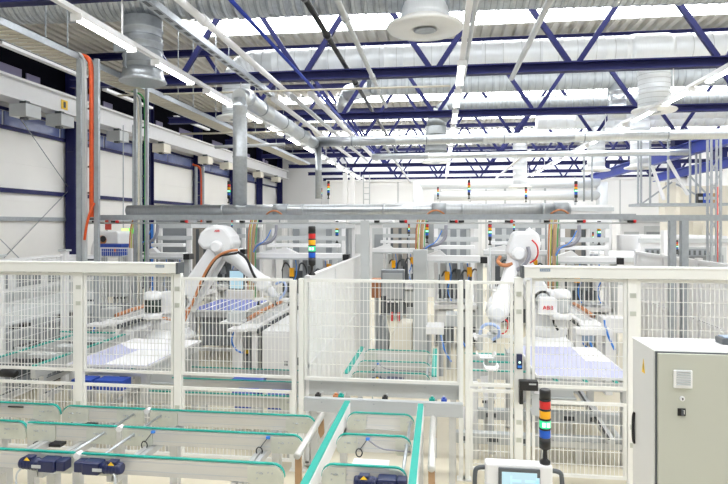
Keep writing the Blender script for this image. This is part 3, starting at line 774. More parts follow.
# low three rail conveyor with blue crates, left cell
r = thing('low_conveyor', (-2.4, 6.8, 0), 'low three rail belt conveyor behind the mesh over the blue crates', 'conveyor')
for y in (7.4, 6.85, 6.28): beam(r, -3.3, -1.56, y, .72, False, False, lp=0, rp=.2)
cross(r, -2.055, (7.4, 6.28), .575); cross(r, -1.66, (7.4, 6.28), .575); cross(r, -3.1, (7.4, 6.28), .575); legs(r, (-3.1, -1.66), (6.35, 7.35), .52)
for k, (px0, px1, y, z, l) in enumerate(((235, 264, 7.12, .60, 'long dark blue crate under the low conveyor, farther back'), (237, 255, 6.57, .60, 'blue crate under the low conveyor, left of the two front ones'), (270, 287, 6.57, .60, 'blue crate under the low conveyor, right of the two front ones'))):
    x0, x1 = XatY(px0, y), XatY(px1, y)
    r = thing('blue_crate', (x0, y, z - .13), l, 'crate', 'blue crates')
    MB().box(x0, x1, y - .1, y + .1, z - .1, z + .07).build('body', 'bluebox', r)
    MB().box(x0 - .01, x1 + .01, y - .11, y + .11, z + .05, z + .075).build('rim', 'bluebox', r)
    MB().box(x0, x1, y - .11, y + .11, z - .13, z - .1).build('shelf', 'alup', r)
    for x in (x0 + .03, x1 - .03): MB().box(x - .02, x + .02, y - .02, y + .02, 0, z - .13).build('leg', 'alup', r)
# depth conveyor at the far left of the cell
r = thing('depth_conveyor', (-5.2, 7, 0), 'belt conveyor running back along the left side fence', 'conveyor')
for x in (-5.53, -4.78):
    MB().box(x - .03, x + .03, 6.3, 8.3, .80, .94).build('rail', 'alup', r)
    MB().box(x - .027, x + .027, 6.3, 8.3, .94, .952).build('belt', 'green', r)
for y in (8.32, 7.3): MB().box(-5.8, -4.7, y - .02, y + .02, .84, .935).build('cross_profile', 'alup', r)
MB().box(-5.9, -5.0, 8.38, 8.43, .935, .95).build('cross_belt', 'green', r)
legs(r, (-5.5, -4.8), (6.5, 8.1), .8, .06)
for k in range(6):
    MB().tube((-5.49, 6.6 + .28 * k, .86), (-4.82, 6.6 + .28 * k, .86), .025, 10).build('dark_roller', 'dgrey', r)
MB().lathe([(.03, 0), (.05, .02), (.05, .2), (.03, .22)], (-5.3, 6.42, .82), (1, 0, 0), 14).build('drive_motor', 'black', r)
for k in range(3):
    MB().box(-5.2, -4.86, 6.75 + .5 * k, 6.95 + .5 * k, .93, .97).build('carrier_plate', 'lgrey', r)
for k, (x, y0_, y1_, z, l) in enumerate(((-5.15, 6.25, 8.1, .60, 'dark grooved base rail between the turquoise belts by the left edge'), (-4.56, 6.2, 8.2, .66, 'dark grooved base rail left of the glare painted module'), (-6.0, 6.2, 6.95, .55, 'short dark grooved base rail in front of the machine bench'))):
    r = thing('machine_rail', (x, y0_, 0), l, 'rail', 'base rails in the left cell')
    MB().box(x - .03, x + .03, y0_, y1_, z - .05, z).build('rail', 'alup', r)
    MB().box(x - .012, x + .012, y0_, y1_, z, z + .006).build('black_groove', 'dgrey', r)
    for y in (y0_ + .1, y1_ - .1): MB().box(x - .03, x + .03, y - .03, y + .03, 0, z - .05).build('leg', 'alup', r)
for k, (px, py, yy) in enumerate(((86, 382, 6.28), (117, 383, 6.29))):
    x = XatY(px, yy); z = aY(px, py, yy).z
    r = thing('blue_crate', (x, yy, z - .1), ('blue crate under the glare painted module, left one', 'blue crate under the glare painted module, right one')[k], 'crate', 'blue crates')
    MB().box(x - .12 - .1 * k, x + .12, yy - .1, yy + .1, z - .06, z + .05).build('body', 'bluebox', r, .005)
    MB().box(x - .14 - .1 * k, x + .14, yy - .12, yy + .12, z - .09, z - .06).build('shelf', 'alup', r)
    for dx in (-.1, .1): MB().box(x + dx - .015, x + dx + .015, yy - .015, yy + .015, 0, z - .09).build('leg', 'alup', r)

# ================================================================ SOLAR MODULES AND TABLES
def module(x0, x1, y0, y1, z, label, glass, white_poly=None, nx=4, ny=2, line='gap'):
    r = thing('solar_module', ((x0 + x1) / 2, y0, z), label, 'solar module')
    MB().box(x0, x1, y0, y1, z, z + .012).build('glass', glass, r)
    m = MB()
    for k in range(1, nx): x = x0 + (x1 - x0) * k / nx; m.box(x - .003, x + .003, y0, y1, z + .012, z + .0135)
    for k in range(1, ny): y = y0 + (y1 - y0) * k / ny; m.box(x0, x1, y - .003, y + .003, z + .012, z + .0130)
    if nx > 1: m.build('cell_gaps', line, r)
    m = MB().box(x0 - .012, x0, y0 - .012, y1 + .012, z - .012, z + .016).box(x1, x1 + .012, y0 - .012, y1 + .012, z - .012, z + .016).box(x0, x1, y0 - .012, y0, z - .012, z + .016).box(x0, x1, y1, y1 + .012, z - .012, z + .016)
    m.build('edge_tape', 'white', r)
    for p in white_poly or ():
        MB().prism([(a, b, z + .0165) for a, b in p], (0, 0, .003)).build('glare_and_sheet_patch', 'sheet', r)  # painted glare on the left module, plain white pieces on the others
    return r
def table(x0, x1, y0, y1, z, label, nbelts=0):
    r = thing('module_table', ((x0 + x1) / 2, y0, 0), label, 'table')
    m = MB().box(x0, x1, y0, y0 + .05, z - .1, z).box(x0, x1, y1 - .05, y1, z - .1, z).box(x0, x0 + .05, y0 + .05, y1 - .05, z - .1, z).box(x1 - .05, x1, y0 + .05, y1 - .05, z - .1, z)
    m.build('top_frame', 'alup', r)
    for x in (x0 + .05, x1 - .05):
        for y in (y0 + .05, y1 - .05): MB().box(x - .04, x + .04, y - .04, y + .04, 0, z - .1).build('leg', 'alup', r)
    m = MB()
    for y in (y0 + .05, y1 - .05): m.box(x0, x1, y - .03, y + .03, .2, .26)
    for x in (x0 + .05, x1 - .05): m.box(x - .028, x + .028, y0, y1, .202, .258)
    m.build('foot_frame', 'alup', r)
    for k in range(nbelts):
        x = x0 + (x1 - x0) * (k + .5) / nbelts
        MB().box(x - .02, x + .02, y0 - .05, y1 + .08, z, z + .011).build('belt', 'green', r)
    return r
table(-4.38, -3.42, 6.45, 7.95, .925, 'aluminium stand under the glare painted solar module', 3)
module(-4.40, -3.40, 6.40, 7.92, .95, 'solar module with white glare painted on, left of the left robot', 'module',
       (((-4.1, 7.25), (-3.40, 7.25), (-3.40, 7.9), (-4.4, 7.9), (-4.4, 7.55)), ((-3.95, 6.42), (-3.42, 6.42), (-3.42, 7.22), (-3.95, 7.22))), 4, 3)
tr = table(1.09, 2.03, 6.52, 8.1, .925, 'aluminium stand under the lilac solar module', 3)
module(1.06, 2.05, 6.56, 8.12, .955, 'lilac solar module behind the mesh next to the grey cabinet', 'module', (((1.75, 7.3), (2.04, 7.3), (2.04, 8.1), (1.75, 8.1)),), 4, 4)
xa, xb = XatY(190, 10.6), XatY(247, 10.6)
tb = table(xa + .02, xb - .02, 10.6, 12.1, .95, 'grey stand under the blue solar panel behind the left robot')
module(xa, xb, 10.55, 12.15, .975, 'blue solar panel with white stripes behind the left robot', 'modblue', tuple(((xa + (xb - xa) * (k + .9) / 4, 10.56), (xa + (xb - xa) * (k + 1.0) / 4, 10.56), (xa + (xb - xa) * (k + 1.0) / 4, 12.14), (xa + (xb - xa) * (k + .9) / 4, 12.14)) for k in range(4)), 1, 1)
MB().box(xa + .12, xb - .12, 10.8, 10.84, .27, .84).build('screen_panel', 'mgrey', tb)

# low members inside the right cell, seen through the gate and the right panel
for k, (y, z, x0, x1, l) in enumerate(((7.15, .34, .15, 2.9, 'long blue grey base beam low in the right cell, farther one'), (6.62, .24, .12, 2.9, 'long blue grey base beam low in the right cell, nearer one'))):
    r = thing('base_beam', (x0, y, z), l, 'beam', 'base beams in the right cell')
    MB().box(x0, x1, y - .05, y + .05, z - .06, z + .06).build('beam', 'lgrey', r, .006)
    for f in (.1, .5, .9):
        x = x0 + (x1 - x0) * f; MB().box(x - .03, x + .03, y - .03, y + .03, 0, z - .06).build('foot', 'alup', r)
    m = MB()
    for k2 in range(6): m.box(x0 + .1 + .3 * k2, x0 + .22 + .3 * k2, y - .056, y - .05, z - .03, z + .02)
    m.build('black_slots', 'dgrey', r)
MB().bar((1.80, 6.42, .32), (1.88, 8.3, .36), .07, .06).build('slanting_profile', 'alup', tr); MB().bar((1.775, 6.42, .352), (1.855, 8.3, .392), .025, .008).build('black_groove', 'black', tr)
x = XatY(473, 6.9)
r = thing('white_pillar', (x, 6.9, 0), 'white square pillar with a curled film strip behind the gate', 'pillar')
MB().box(x - .06, x + .06, 6.87, 6.97, 0, .78).build('pillar', 'white', r, .006)
MB().prism([(x + .08, 6.85, .86), (x + .18, 6.83, .88), (x + .27, 6.8, .62), (x + .12, 6.8, .60)], (0, .004, .0)).build('film_strip', 'sheet', r)
m = MB()
for k in range(5): m.box(x + .1 + .03 * k, x + .115 + .03 * k, 6.79, 6.8, .57, .60)
m.build('black_teeth', 'black', r)
MB().prism([(x - .12, 6.85, .5), (x - .03, 6.85, .5), (x - .04, 6.82, .05), (x - .10, 6.82, .02)], (0, .004, 0)).build('film_strip', 'sheet', r)
for k, (px, py, yy, w_, c, l) in enumerate(((486, 357, 7.22, .2, 'white', 'white clamp tray left of the right robot base'), (491, 369, 6.78, .14, 'sheet', 'white folded tray nearer the gate'), (508, 352, 7.68, .06, 'lgrey', 'grey clamp block right of the gripper'))):
    x = XatY(px, yy); z = aY(px, py, yy).z
    r = thing('clamp_tray', (x, yy, z), l, 'tray', 'trays behind the gate')
    MB().prism([(x - w_ * .6, yy - .1, z + .05), (x - w_ * .45, yy - .1, z), (x + w_ * .45, yy - .1, z), (x + w_ * .6, yy - .1, z + .05), (x + w_ * .52, yy - .1, z + .05), (x + w_ * .4, yy - .1, z + .012), (x - w_ * .4, yy - .1, z + .012), (x - w_ * .52, yy - .1, z + .05)], (0, .2, 0)).build('tray', c, r)
    MB().box(x - .03, x + .03, yy - .03, yy + .03, 0, z).build('stand', 'alup', r)
r = thing('belt_pair', (.5, 7.3, 0), 'pair of short turquoise belts behind the lock post', 'conveyor')
for y in (7.0, 7.45, 7.9):
    MB().box(.35, 1.0, y - .03, y + .03, .8, .89).build('rail', 'alup', r); MB().box(.33, 1.0, y - .03, y + .03, .89, .9).build('belt', 'green', r)
for x in (.4, .95): MB().box(x - .03, x + .03, 6.95, 7.95, .72, .8).build('cross_profile', 'alup', r); 
for x in (.4, .95): MB().box(x - .03, x + .03, 7.3, 7.36, 0, .72).build('leg', 'alup', r)

# slanting-looking infeed belts that run into the hall, with their cabinets
def infeed(x0, x1, y0, y1, z, label, cable='copper', side=1):
    r = thing('infeed_belt', ((x0 + x1) / 2, y0, 0), label, 'conveyor', 'infeed belts to the stringers')
    MB().box(x0, x1, y0, y1, z - .06, z).build('bed', 'white', r, .008)
    xs = x1 if side > 0 else x0
    m = MB()
    n = int((y1 - y0) / .16)
    for k in range(n): m.box(xs - .01, xs + .03, y0 + .05 + .16 * k, y0 + .13 + .16 * k, z - .10, z - .03)
    m.build('roller_chain', 'dgrey', r)
    MB().box(x0 + .08, x1 - .08, y0 + .35, y1, z, z + .006).build('belt', 'lgrey', r)
    xo = x0 if side > 0 else x1
    MB().path([(xo, y0 + .6, z + .03), (xo, y0 + 1.2, z + .06), (xo, y1 - .1, z + .05)], .035, 8).build('cable_chain', cable, r)
    MB().box(x0 - .05, x0 + .25, y0 - .2, y0 + .05, z - .03, z + .01).build('end_tray', 'white', r)
    for y in (y0 + .1, y1 - .1):
        for x in (x0 + .05, x1 - .05): MB().box(x - .04, x + .04, y - .04, y + .04, 0, z - .06).build('leg', 'white', r)
    MB().path([(x0, y0, z - .03), (x0 - .06, y0 - .05, z - .2), (x0 + .03, y0 - .03, z - .36), (x0 + .12, y0, z - .4)], .014, 6).build('blue_hose', 'bluec', r)
    return r
infeed(-5.62, -5.28, 8.9, 11.3, 1.0, 'white infeed belt with orange cable chain left of the left robot')
infeed(-3.2, -2.86, 8.8, 11.6, 1.0, 'white infeed belt with orange cable chain right of the left robot')
infeed(2.28, 2.6, 9.75, 11.9, 1.02, 'white infeed belt right of the right robot', side=-1)
def cabinet_box(x0, x1, y0, y1, z1, label, m='white', name='machine_cabinet', z0=.0, plug=True, door=True):
    r = thing(name, ((x0 + x1) / 2, y0, z0), label, 'cabinet')
    MB().box(x0, x1, y0, y1, z0 + (.08 if z0 == 0 else 0), z1).build('body', m, r, .01)
    if z0 == 0: MB().box(x0 + .03, x1 - .03, y0 + .03, y1 - .03, 0, .08).build('plinth', 'dgrey', r)
    if door:
        d = MB().box(x0 + .03, x1 - .03, y0 - .015, y0, z0 + .12, z1 - .04).build('door', m, r, .004)
        MB().box(x1 - .1, x1 - .075, y0 - .03, y0 - .015, (z0 + z1) / 2 - .06, (z0 + z1) / 2 + .06).build('handle', 'dgrey', d)
        if plug: MB().box(x0 + (x1 - x0) * .55, x0 + (x1 - x0) * .62, y0 - .03, y0 - .015, z0 + (z1 - z0) * .42, z0 + (z1 - z0) * .5).build('socket', 'dgrey', d)
    return r
ya = 8.95
cabinet_box(XatY(262, ya), XatY(304, ya), ya, 10.6, .93, 'white floor cabinet with a socket under the right infeed belt')
cabinet_box(XatY(233, 9.6), XatY(258, 9.6), 9.6, 10.3, .9, 'grey floor cabinet with yellow sticker left of the white one', 'mgrey')
x = XatY(247, 9.58); tag(MB().box(x - .03, x + .03, 9.55, 9.575, .42, .48).build('warning_sticker', 'yellow', None), 'yellow warning sticker on the grey floor cabinet', 'sticker')
cabinet_box(XatY(105, 9.0), XatY(128, 9.0), 9.2, 10.6, .82, 'white floor cabinet under the left infeed belt', plug=False)
# drive boxes beside the infeed belts
for px0, px1, py0, py1, Y_, l in ((100, 113, 309, 319, 9.6, 'grey drive box on the left infeed belt'), (227, 239, 313, 322, 9.0, 'grey drive box left of the right infeed belt'), (603, 627, 318, 331, 10., 'white drive box right of the lilac solar module')):
    a, b = aY(px0, py0, Y_), aY(px1, py1, Y_)
    r = thing('drive_box', ((a.x + b.x) / 2, Y_, 0), l, 'drive box', 'drive boxes')
    MB().box(a.x, b.x, Y_, Y_ + .3, b.z, a.z).build('casing', 'lgrey' if px0 < 500 else 'white', r, .012)
    MB().box((a.x + b.x) / 2 - .05, (a.x + b.x) / 2 + .05, Y_ + .1, Y_ + .2, 0, b.z).build('stand', 'white', r)
    MB().box(a.x - .1, b.x + .02, Y_ - .05, Y_ + .35, b.z - .03, b.z).build('tray', 'white', r)
# white portal with blue plate, right cell
ya = 9.3; a, b = aY(576, 329, ya), aY(613, 335, ya)
r = thing('white_portal', (a.x, ya, 0), 'white portal with blue logo plate behind the lilac solar module', 'portal')
MB().box(a.x, b.x, ya, ya + .25, b.z - .02, a.z).build('bridge', 'white', r, .01)
for x in (a.x, b.x - .1): MB().box(x, x + .1, ya + .02, ya + .22, 0, b.z - .02).build('leg', 'white', r)
x = XatY(588, ya); MB().box(x - .09, x + .09, ya - .02, ya, b.z - .1, b.z - .02).build('plate', 'label', r)
MB().path([(x + .02, ya - .01, b.z - .1), (x + .08, ya, b.z - .25), (x + .16, ya + .1, b.z - .5)], .018, 6).build('blue_hose', 'bluec', r)
MB().path([(XatY(604, ya), ya - .02, a.z + .15), (XatY(606, ya), ya - .05, a.z - .05), (XatY(614, ya), ya - .03, a.z - .3)], .016, 6).build('blue_hose', 'bluec', r)

# ================================================================ ROBOTS
def robot(label, bx, by, zb, sh, el, wr, tip, hd, logo=None, flip=1, hoses=(), q=1., mm='motorg', head=None, fore=None):
    """bx, by, zb: centre of the base disc; sh, el, wr, tip: shoulder, elbow, wrist, tool points"""
    r = thing('industrial_robot', (bx, by, 0), label, 'robot', 'white jointed robots')
    MB().box(bx - .34, bx + .34, by - .34, by + .34, .02, zb - .10).box(bx - .38, bx + .38, by - .38, by + .38, 0, .03).build('pedestal', 'lgrey', r, .01)
    MB().lathe([(.30, -.10), (.39, -.09), (.41, -.03), (.38, .0), (.31, .05), (.29, .12)], (bx, by, zb), n=32).build('base_flange', 'robot', r)
    MB().lathe([(.29, 0), (.31, .02), (.31, .12), (.27, .16)], (bx, by, zb + .10), n=28).box(bx - .26, bx + .26, by - .18, by + .2, zb + .16, max(zb + .32, sh.z + .10)).build('turret', 'robot', r, .03)
    sx = sh.x
    MB().link((bx, by - .2, sh.z - .02), (sx, by - .2, sh.z), .19, .17, (0, .16, 0)).build('shoulder', 'robot', r, .02)
    mx_ = bx - flip * .15
    MB().lathe([(.12, 0), (.13, .01), (.13, .2), (.12, .21)], (mx_, by - .34, sh.z - .16), (0, 0, 1), 20).build('shoulder_motor', mm, r)
    MB().lathe([(.14, 0), (.15, .02), (.14, .10), (.09, .13)], (mx_, by - .34, sh.z + .05), (0, 0, 1), 20).build('motor_cover', 'robot', r)
    MB().lathe([(.15, 0), (.16, .02), (.16, .10)], (mx_, by - .34, sh.z - .27), (0, 0, 1), 20).box(mx_ - .15, mx_ + .15, by - .34, by, sh.z - .26, sh.z - .17).build('motor_bracket', 'robot', r)
    MB().lathe([(.11, 0), (.11, .03), (.06, .035)], (sx, by - .28, sh.z), (0, -1, 0), 24).build('pivot_cap', 'lgrey', r)
    MB().lathe([(.045, 0), (.045, .01)], (sx, by - .315, sh.z), (0, -1, 0), 16).build('pivot_cover', 'black', r)
    ya_ = by - .2
    d = (el - sh).normalized(); n = V((d.z, 0, -d.x)) * flip
    MB().link((sh.x, ya_, sh.z), (el.x, ya_, el.z), .155, .13, (0, .16, 0)).build('lower_arm', 'robot', r, .035)
    MB().link(V((sh.x, ya_ + .15, sh.z)) + n * .17 - d * .05, V((el.x, ya_ + .15, el.z)) + n * .12 - d * .12, .06, .055, (0, .09, 0)).build('balancer', 'robot', r, .02)
    # elbow housing: motor block, rear drum, cheek
    h = MB().prism([(p.x, by - .31, p.z) for p in head], (0, .40, 0)).build('elbow_housing', 'robot', r, .045)
    MB().lathe([(.08, 0), (.11, .02), (.11, .15), (.09, .2)], (hd.x, by + .02, hd.z), (el - hd).normalized() * -1, 20).build('axis_motor', 'robot', h)
    MB().lathe([(.10, 0), (.10, .06), (.07, .09)], (el.x, by - .29, el.z), (0, -1, 0), 22).build('elbow_cap', 'robot', h)
    f = (wr - el); L = f.length; fd = f.normalized()
    e0 = V((el.x, el.y - .1, el.z)); w0 = V((wr.x, wr.y - .1, wr.z)); fd = (w0 - e0).normalized(); L = (w0 - e0).length
    MB().lathe([(a_ * q, b_ * L) for a_, b_ in (fore or ((.14, -.06), (.16, .04), (.15, .2), (.12, .32), (.10, .7), (.105, .85), (.115, 1)))], e0, fd, 24).build('forearm', 'robot', r)
    t0 = V((tip.x, tip.y - .1, tip.z)); td = (t0 - w0).normalized()
    MB().lathe([(.07 * q, -.14 * q), (.12 * q, -.11 * q), (.135 * q, 0), (.12 * q, .09 * q), (.07 * q, .13 * q)], w0, fd.cross(V((0, 1, 0))).cross(fd) if False else V((0, 1, 0)), 22).build('wrist', 'robot', r)
    MB().tube(w0, t0, .085, 20, .06).build('tool_flange', 'robot', r)
    gp = MB().cb(t0 + td * .03, .2, .2, .05).build('gripper', 'alup', r)
    m = MB().bar(t0 + V((-.34, 0, -.04)), t0 + V((.30, 0, -.04)), .05, .04).bar(t0 + V((-.28, -.2, -.05)), t0 + V((-.28, .2, -.05)), .04, .03).bar(t0 + V((.24, -.2, -.05)), t0 + V((.24, .2, -.05)), .04, .03)
    m.build('gripper_bar', 'white', gp)
    for dx in (-.28, 0, .24):
        MB().lathe([(.015, 0), (.015, .05), (.035, .09)], t0 + V((dx, 0, -.05)), (0, 0, -1), 12).build('suction_cup', 'black', gp)
    for pts, rad, mm, nm in hoses: MB().path(pts, rad, 8).build(nm, mm, r)
    if logo: text_mesh('red_logo', 'ABB', logo[1], logo[0], 'logo', r)
    return r
Yr = 9.35
P = lambda px, py, dy=0.: aY(px, py, Yr + dy)
b0 = P(171, 333)
robot('white jointed robot bent over the blue solar panel in the left cell', b0.x, Yr, b0.z, P(188, 300), P(224, 246), P(266, 283), P(277, 296), P(214, 238),
      (P(217, 231, -.315), .05), 1,
      (([P(184, 322, -.4), P(193, 302, -.42), P(203, 276, -.42), P(215, 257, -.45), P(228, 251, -.45), P(238, 250, -.4)], .022, 'copper', 'orange_hose'),
       ([P(186, 316, -.38), P(196, 296, -.4), P(207, 272, -.4), P(217, 256, -.43), P(230, 254, -.45), P(237, 253, -.38)], .02, 'black', 'black_hose'),
       ([P(238, 252, -.35), P(247, 258, -.4), P(252, 272, -.38), P(256, 279, -.3)], .022, 'black', 'black_hose'),
       ([P(276, 284, -.25), P(284, 280, -.3), P(287, 290, -.3), P(279, 300, -.25)], .02, 'hosel', 'blue_hose'),
       ([P(163, 318, -.36), P(173, 320, -.4), P(181, 317, -.42), P(189, 308, -.4)], .022, 'copper', 'orange_hose')),
      head=[P(*p) for p in ((204, 242), (207, 233), (212, 228), (222, 224.5), (231, 227), (238, 236), (240, 244), (236, 253), (224, 256), (217, 248), (210, 249))])
b1 = P(546, 341)
rb = robot('white jointed robot reaching down to the left in the right cell', b1.x, Yr, b1.z, P(540, 298), P(516, 253), P(496, 311, -.5), P(494, 332, -.6), P(526, 241),
      None, -1,
      (([P(500, 257, -.1), P(497, 262, -.3), P(503, 266, -.35), P(512, 264, -.3)], .03, 'copper', 'orange_hose'),
       ([P(528, 247, -.35), P(530, 256, -.4), P(524, 266, -.4), P(517, 270, -.3)], .03, 'hose', 'grey_hose'),
       ([P(532, 240, -.35), P(538, 246, -.4), P(538, 258, -.4), P(530, 263, -.35)], .012, 'red', 'red_hose'),
       ([P(480, 334, -.8), P(481, 327, -.85), P(489, 323, -.9), P(499, 327, -.9), P(500, 336, -.85), P(492, 340, -.8)], .022, 'hosel', 'blue_hose'),
       ([P(503, 318, -.7), P(509, 322, -.75), P(507, 332, -.75), P(499, 335, -.7)], .010, 'red', 'red_hose')), q=1.15, mm='lgrey',
      head=[P(*p) for p in ((511, 234), (514, 231), (533, 231), (537, 236), (538, 248), (531, 259), (511, 259), (505, 252))], fore=((.12, -.05), (.13, .04), (.10, .14), (.085, .5), (.10, .72), (.145, .84), (.155, .95), (.14, 1.04)))
# control box of the right robot with its lettering
a, b = aY(539, 297, Yr - .45), aY(562, 316, Yr - .45)
r = MB().box(a.x, b.x, Yr - .45, Yr - .38, b.z, a.z).build('drive_housing', 'robot', rb, .02)
text_mesh('red_logo', 'ABB', .085, aY(548, 308, Yr - .458), 'logo', r)
MB().box(a.x + .05, b.x - .05, Yr - .38, Yr - .1, b.z + .04, a.z - .04).build('mount', 'robot', r)
MB().path([aY(553, 316, Yr - .4), aY(554, 324, Yr - .42), aY(558, 330, Yr - .4)], .018, 6).build('cable', 'black', r)

# ================================================================ MACHINES BEHIND THE ROBOTS
def gantry(px0, px1, Y, label, dpt=1.6, seed=0, conduit=True, monitor=False):
    rnd = random.Random(seed)
    x0, x1 = XatY(px0, Y), XatY(px1, Y)
    r = thing('stringer_machine', ((x0 + x1) / 2, Y, 0), label, 'machine', 'stringer machines with white axes')
    W = x1 - x0
    for x in (x0 + .04, x1 - .04):
        for y in (Y + .04, Y + dpt): MB().box(x - .04, x + .04, y - .04, y + .04, 0, 2.62).build('post', 'white', r)
    m = MB()
    for z in (2.3, 2.58): m.box(x0 - .006, x1 + .006, Y - .006, Y + .086, z - .05, z + .05)
    m.box(x0 + .004, x0 + .076, Y + .09, Y + dpt - .05, 2.535, 2.625).box(x1 - .076, x1 - .004, Y + .09, Y + dpt - .05, 2.535, 2.625)
    m.build('top_frame', 'lgrey', r)
    m = MB().box(x0, x1, Y + dpt, Y + dpt + .03, .9, 2.55); m.build('back_panel', ('mgrey', 'tanp', 'lgrey')[seed % 3], r)
    m = MB()
    for k in range(4):
        x = x0 + W * (k + .25) / 4; m.box(x, x + W * .09, Y + dpt - .03, Y + dpt, 1.0, 2.5)
    m.build('back_profile', ('lgrey', 'dgrey', 'mgrey')[seed % 3], r)
    # linear axes with black end cap, sitting in front of the posts
    xa, xb = x0 - .25, x1 + .02
    MB().box(xa + .2, xb - .1, Y - .25, Y - .1, 2.10, 2.18).build('upper_axis', 'white', r, .01)
    ax_ = MB().box(xa, xb, Y - .45, Y - .2, 1.83, 1.97).build('lower_axis', 'white', r, .01)
    MB().box(xa, xb - .02, Y - .47, Y - .45, 1.83, 1.87).build('axis_slot', 'lgrey', ax_)
    MB().box(xb, xb + .14, Y - .46, Y - .2, 1.82, 1.95).build('end_cap', 'black', ax_)
    MB().box(xb - .06, xb + .06, Y - .3, Y - .2, 0, 1.83).build('axis_post', 'lgrey', r)
    MB().prism([(xa + .05, Y - .42, 1.97), (xa + W * .55, Y - .42, 1.97), (xa + W * .40, Y - .42, 2.09), (xa + .2, Y - .42, 2.02)], (0, .16, 0)).build('axis_hood', 'white', r)
    # vertical units
    for k in range(3):
        x = x0 + W * (.2 + .27 * k)
        u = MB().box(x - .06, x + .06, Y - .1, Y + .05, 1.25, 1.8).build('lift_unit', ('lgrey', 'mgrey', 'white')[k], r, .01)
        MB().tube((x, Y - .02, 1.02), (x, Y - .02, 1.25), .03, 10).build('piston', 'galv', u)
        MB().box(x - .12, x + .12, Y - .14, Y + .1, .98, 1.02).build('gripper_plate', 'lgrey', u)
    m = MB()
    for k in range(4):
        x = x0 + W * (.15 + .22 * k); zz = 1.4 + .15 * rnd.random()
        m.path([(x, Y - .05, zz), (x + .08, Y - .15, zz + .22), (x + .2, Y - .12, zz + .12), (x + .22, Y - .05, zz - .2)], .02, 6)
    m.build('black_hoses', 'dgrey', r)
    for k in range(3):
        x = x0 + W * (.3 + .25 * k); MB().box(x - .05, x + .05, Y - .2, Y - .12, 1.42 + .05 * k, 1.62 + .05 * k).build('orange_valve' if k != 1 else 'black_valve', 'amber' if k != 1 else 'dgrey', r)
    MB().box(x0 + .1, x1 - .1, Y + .5, Y + .55, .95, 1.5).build('interior_shade', 'dgrey', r)  # dark sheet paints the shade inside the machine
    m = MB()
    for k in range(2):
        x = x0 + W * (.35 + .4 * k)
        m.path([(x, Y - .16, 1.8), (x + .05, Y - .2, 1.5), (x - .06, Y - .2, 1.25), (x + .04, Y - .16, 1.0)], .012, 6)
    m.build('blue_hoses', 'bluec', r)
    MB().box(x0, x1, Y - .3, Y + dpt, .84, .93).build('bed', 'white', r, .01)
    for k in range(2):
        xa_ = x0 + W * k / 2 + .04
        MB().box(xa_, xa_ + W / 2 - .08, Y - .15, Y + .3, .1, .44).build('dark_bay', 'dgrey', r)  # solid dark box paints the shade under the cabinets
        d = MB().box(xa_ + .02, xa_ + W / 2 - .1, Y - .2, Y + .3, .46, .78).build('cabinet', ('white', 'lgrey')[k], r, .01)
        MB().box(xa_ + W / 2 - .2, xa_ + W / 2 - .17, Y - .215, Y - .2, .55, .66).build('handle', 'dgrey', d)
    if conduit:
        for dx, c, rad in ((-.06, 'tan', .036), (-.13, 'ycab', .014), (-.17, 'copper', .016), (.0, 'ggreen', .010)):
            x = xa + .05 + dx
            MB().path([(x, Y - .62, .9), (x, Y - .62, 1.8), (x + .01, Y - .62, 2.45), (x + .05, Y - .55, 2.75)], rad, 8).build('conduit', c, r)
        MB().path([(xa + .0, Y - .62, 2.0), (xa + .08, Y - .62, 2.18), (xa + .35, Y - .6, 2.2), (xa + .5, Y - .55, 2.35), (xa + .5, Y - .5, 2.6)], .036, 10).build('ribbed_hose', 'hose', r)
        MB().path([(xa + .02, Y - .66, 2.0), (xa + .1, Y - .66, 2.16), (xa + .3, Y - .66, 2.25), (xa + .42, Y - .66, 2.5)], .011, 6).build('blue_cable', 'bluec', r)
        MB().box(xa - .3, xa + .1, Y - .56, Y - .5, .3, .9).build('cable_duct', 'lgrey', r)
    if monitor:
        x = x0 + W * .5
        s = MB().box(x - .2, x + .2, Y - .62, Y - .56, 1.05, 1.5).build('monitor', 'dgrey', r, .01)
        MB().box(x - .17, x + .17, Y - .625, Y - .62, 1.1, 1.46).build('screen', 'screen', s)
    return r
gantry(158, 191, 13.0, 'stringer machine with white axis behind the left robot arm', seed=1)
gantry(272, 345, 13.2, 'stringer machine behind the front stack light by the partition', seed=2)
gantry(434, 478, 12.6, 'stringer machine with black capped white axis in the middle', seed=3)
gantry(561, 609, 12.6, 'stringer machine with black capped white axis in the right cell', seed=4)
gantry(205, 245, 15.4, 'stringer machine half hidden behind the left robot elbow', seed=5, conduit=False)
gantry(492, 545, 15.4, 'stringer machine hidden behind the right robot', seed=6, conduit=False)
gantry(383, 420, 16.2, 'stringer machine behind the tall grey column cabinet', seed=7, conduit=False)
# monitor on a stand behind the left robot
a, b = aY(228.5, 269.5, 12.42), aY(244.5, 290, 12.42)
r = thing('monitor', ((a.x + b.x) / 2, 11.9, 0), 'monitor with pale blue screen between the left robot arms', 'monitor')
MB().box(a.x, b.x, 12.42, 12.47, b.z, a.z).build('bezel', 'dgrey', r, .01)
MB().box(a.x + .03, b.x - .03, 12.41, 12.42, b.z + .03, a.z - .03).build('screen', 'screen', r)
MB().box((a.x + b.x) / 2 - .03, (a.x + b.x) / 2 + .03, 12.47, 12.52, 0, (a.z + b.z) / 2).box((a.x + b.x) / 2 - .2, (a.x + b.x) / 2 + .2, 12.4, 12.65, 0, .03).build('stand', 'lgrey', r)
for px0, px1, py0, py1, Y_, l in ((226, 253, 290, 301, 12.2, 'pale keyboard console under the monitor'),):
    a, b = aY(px0, py0, Y_), aY(px1, py1, Y_)
    cabinet_box(a.x, b.x, Y_, Y_ + .12, a.z, l, 'cream', 'keyboard_console', plug=False)
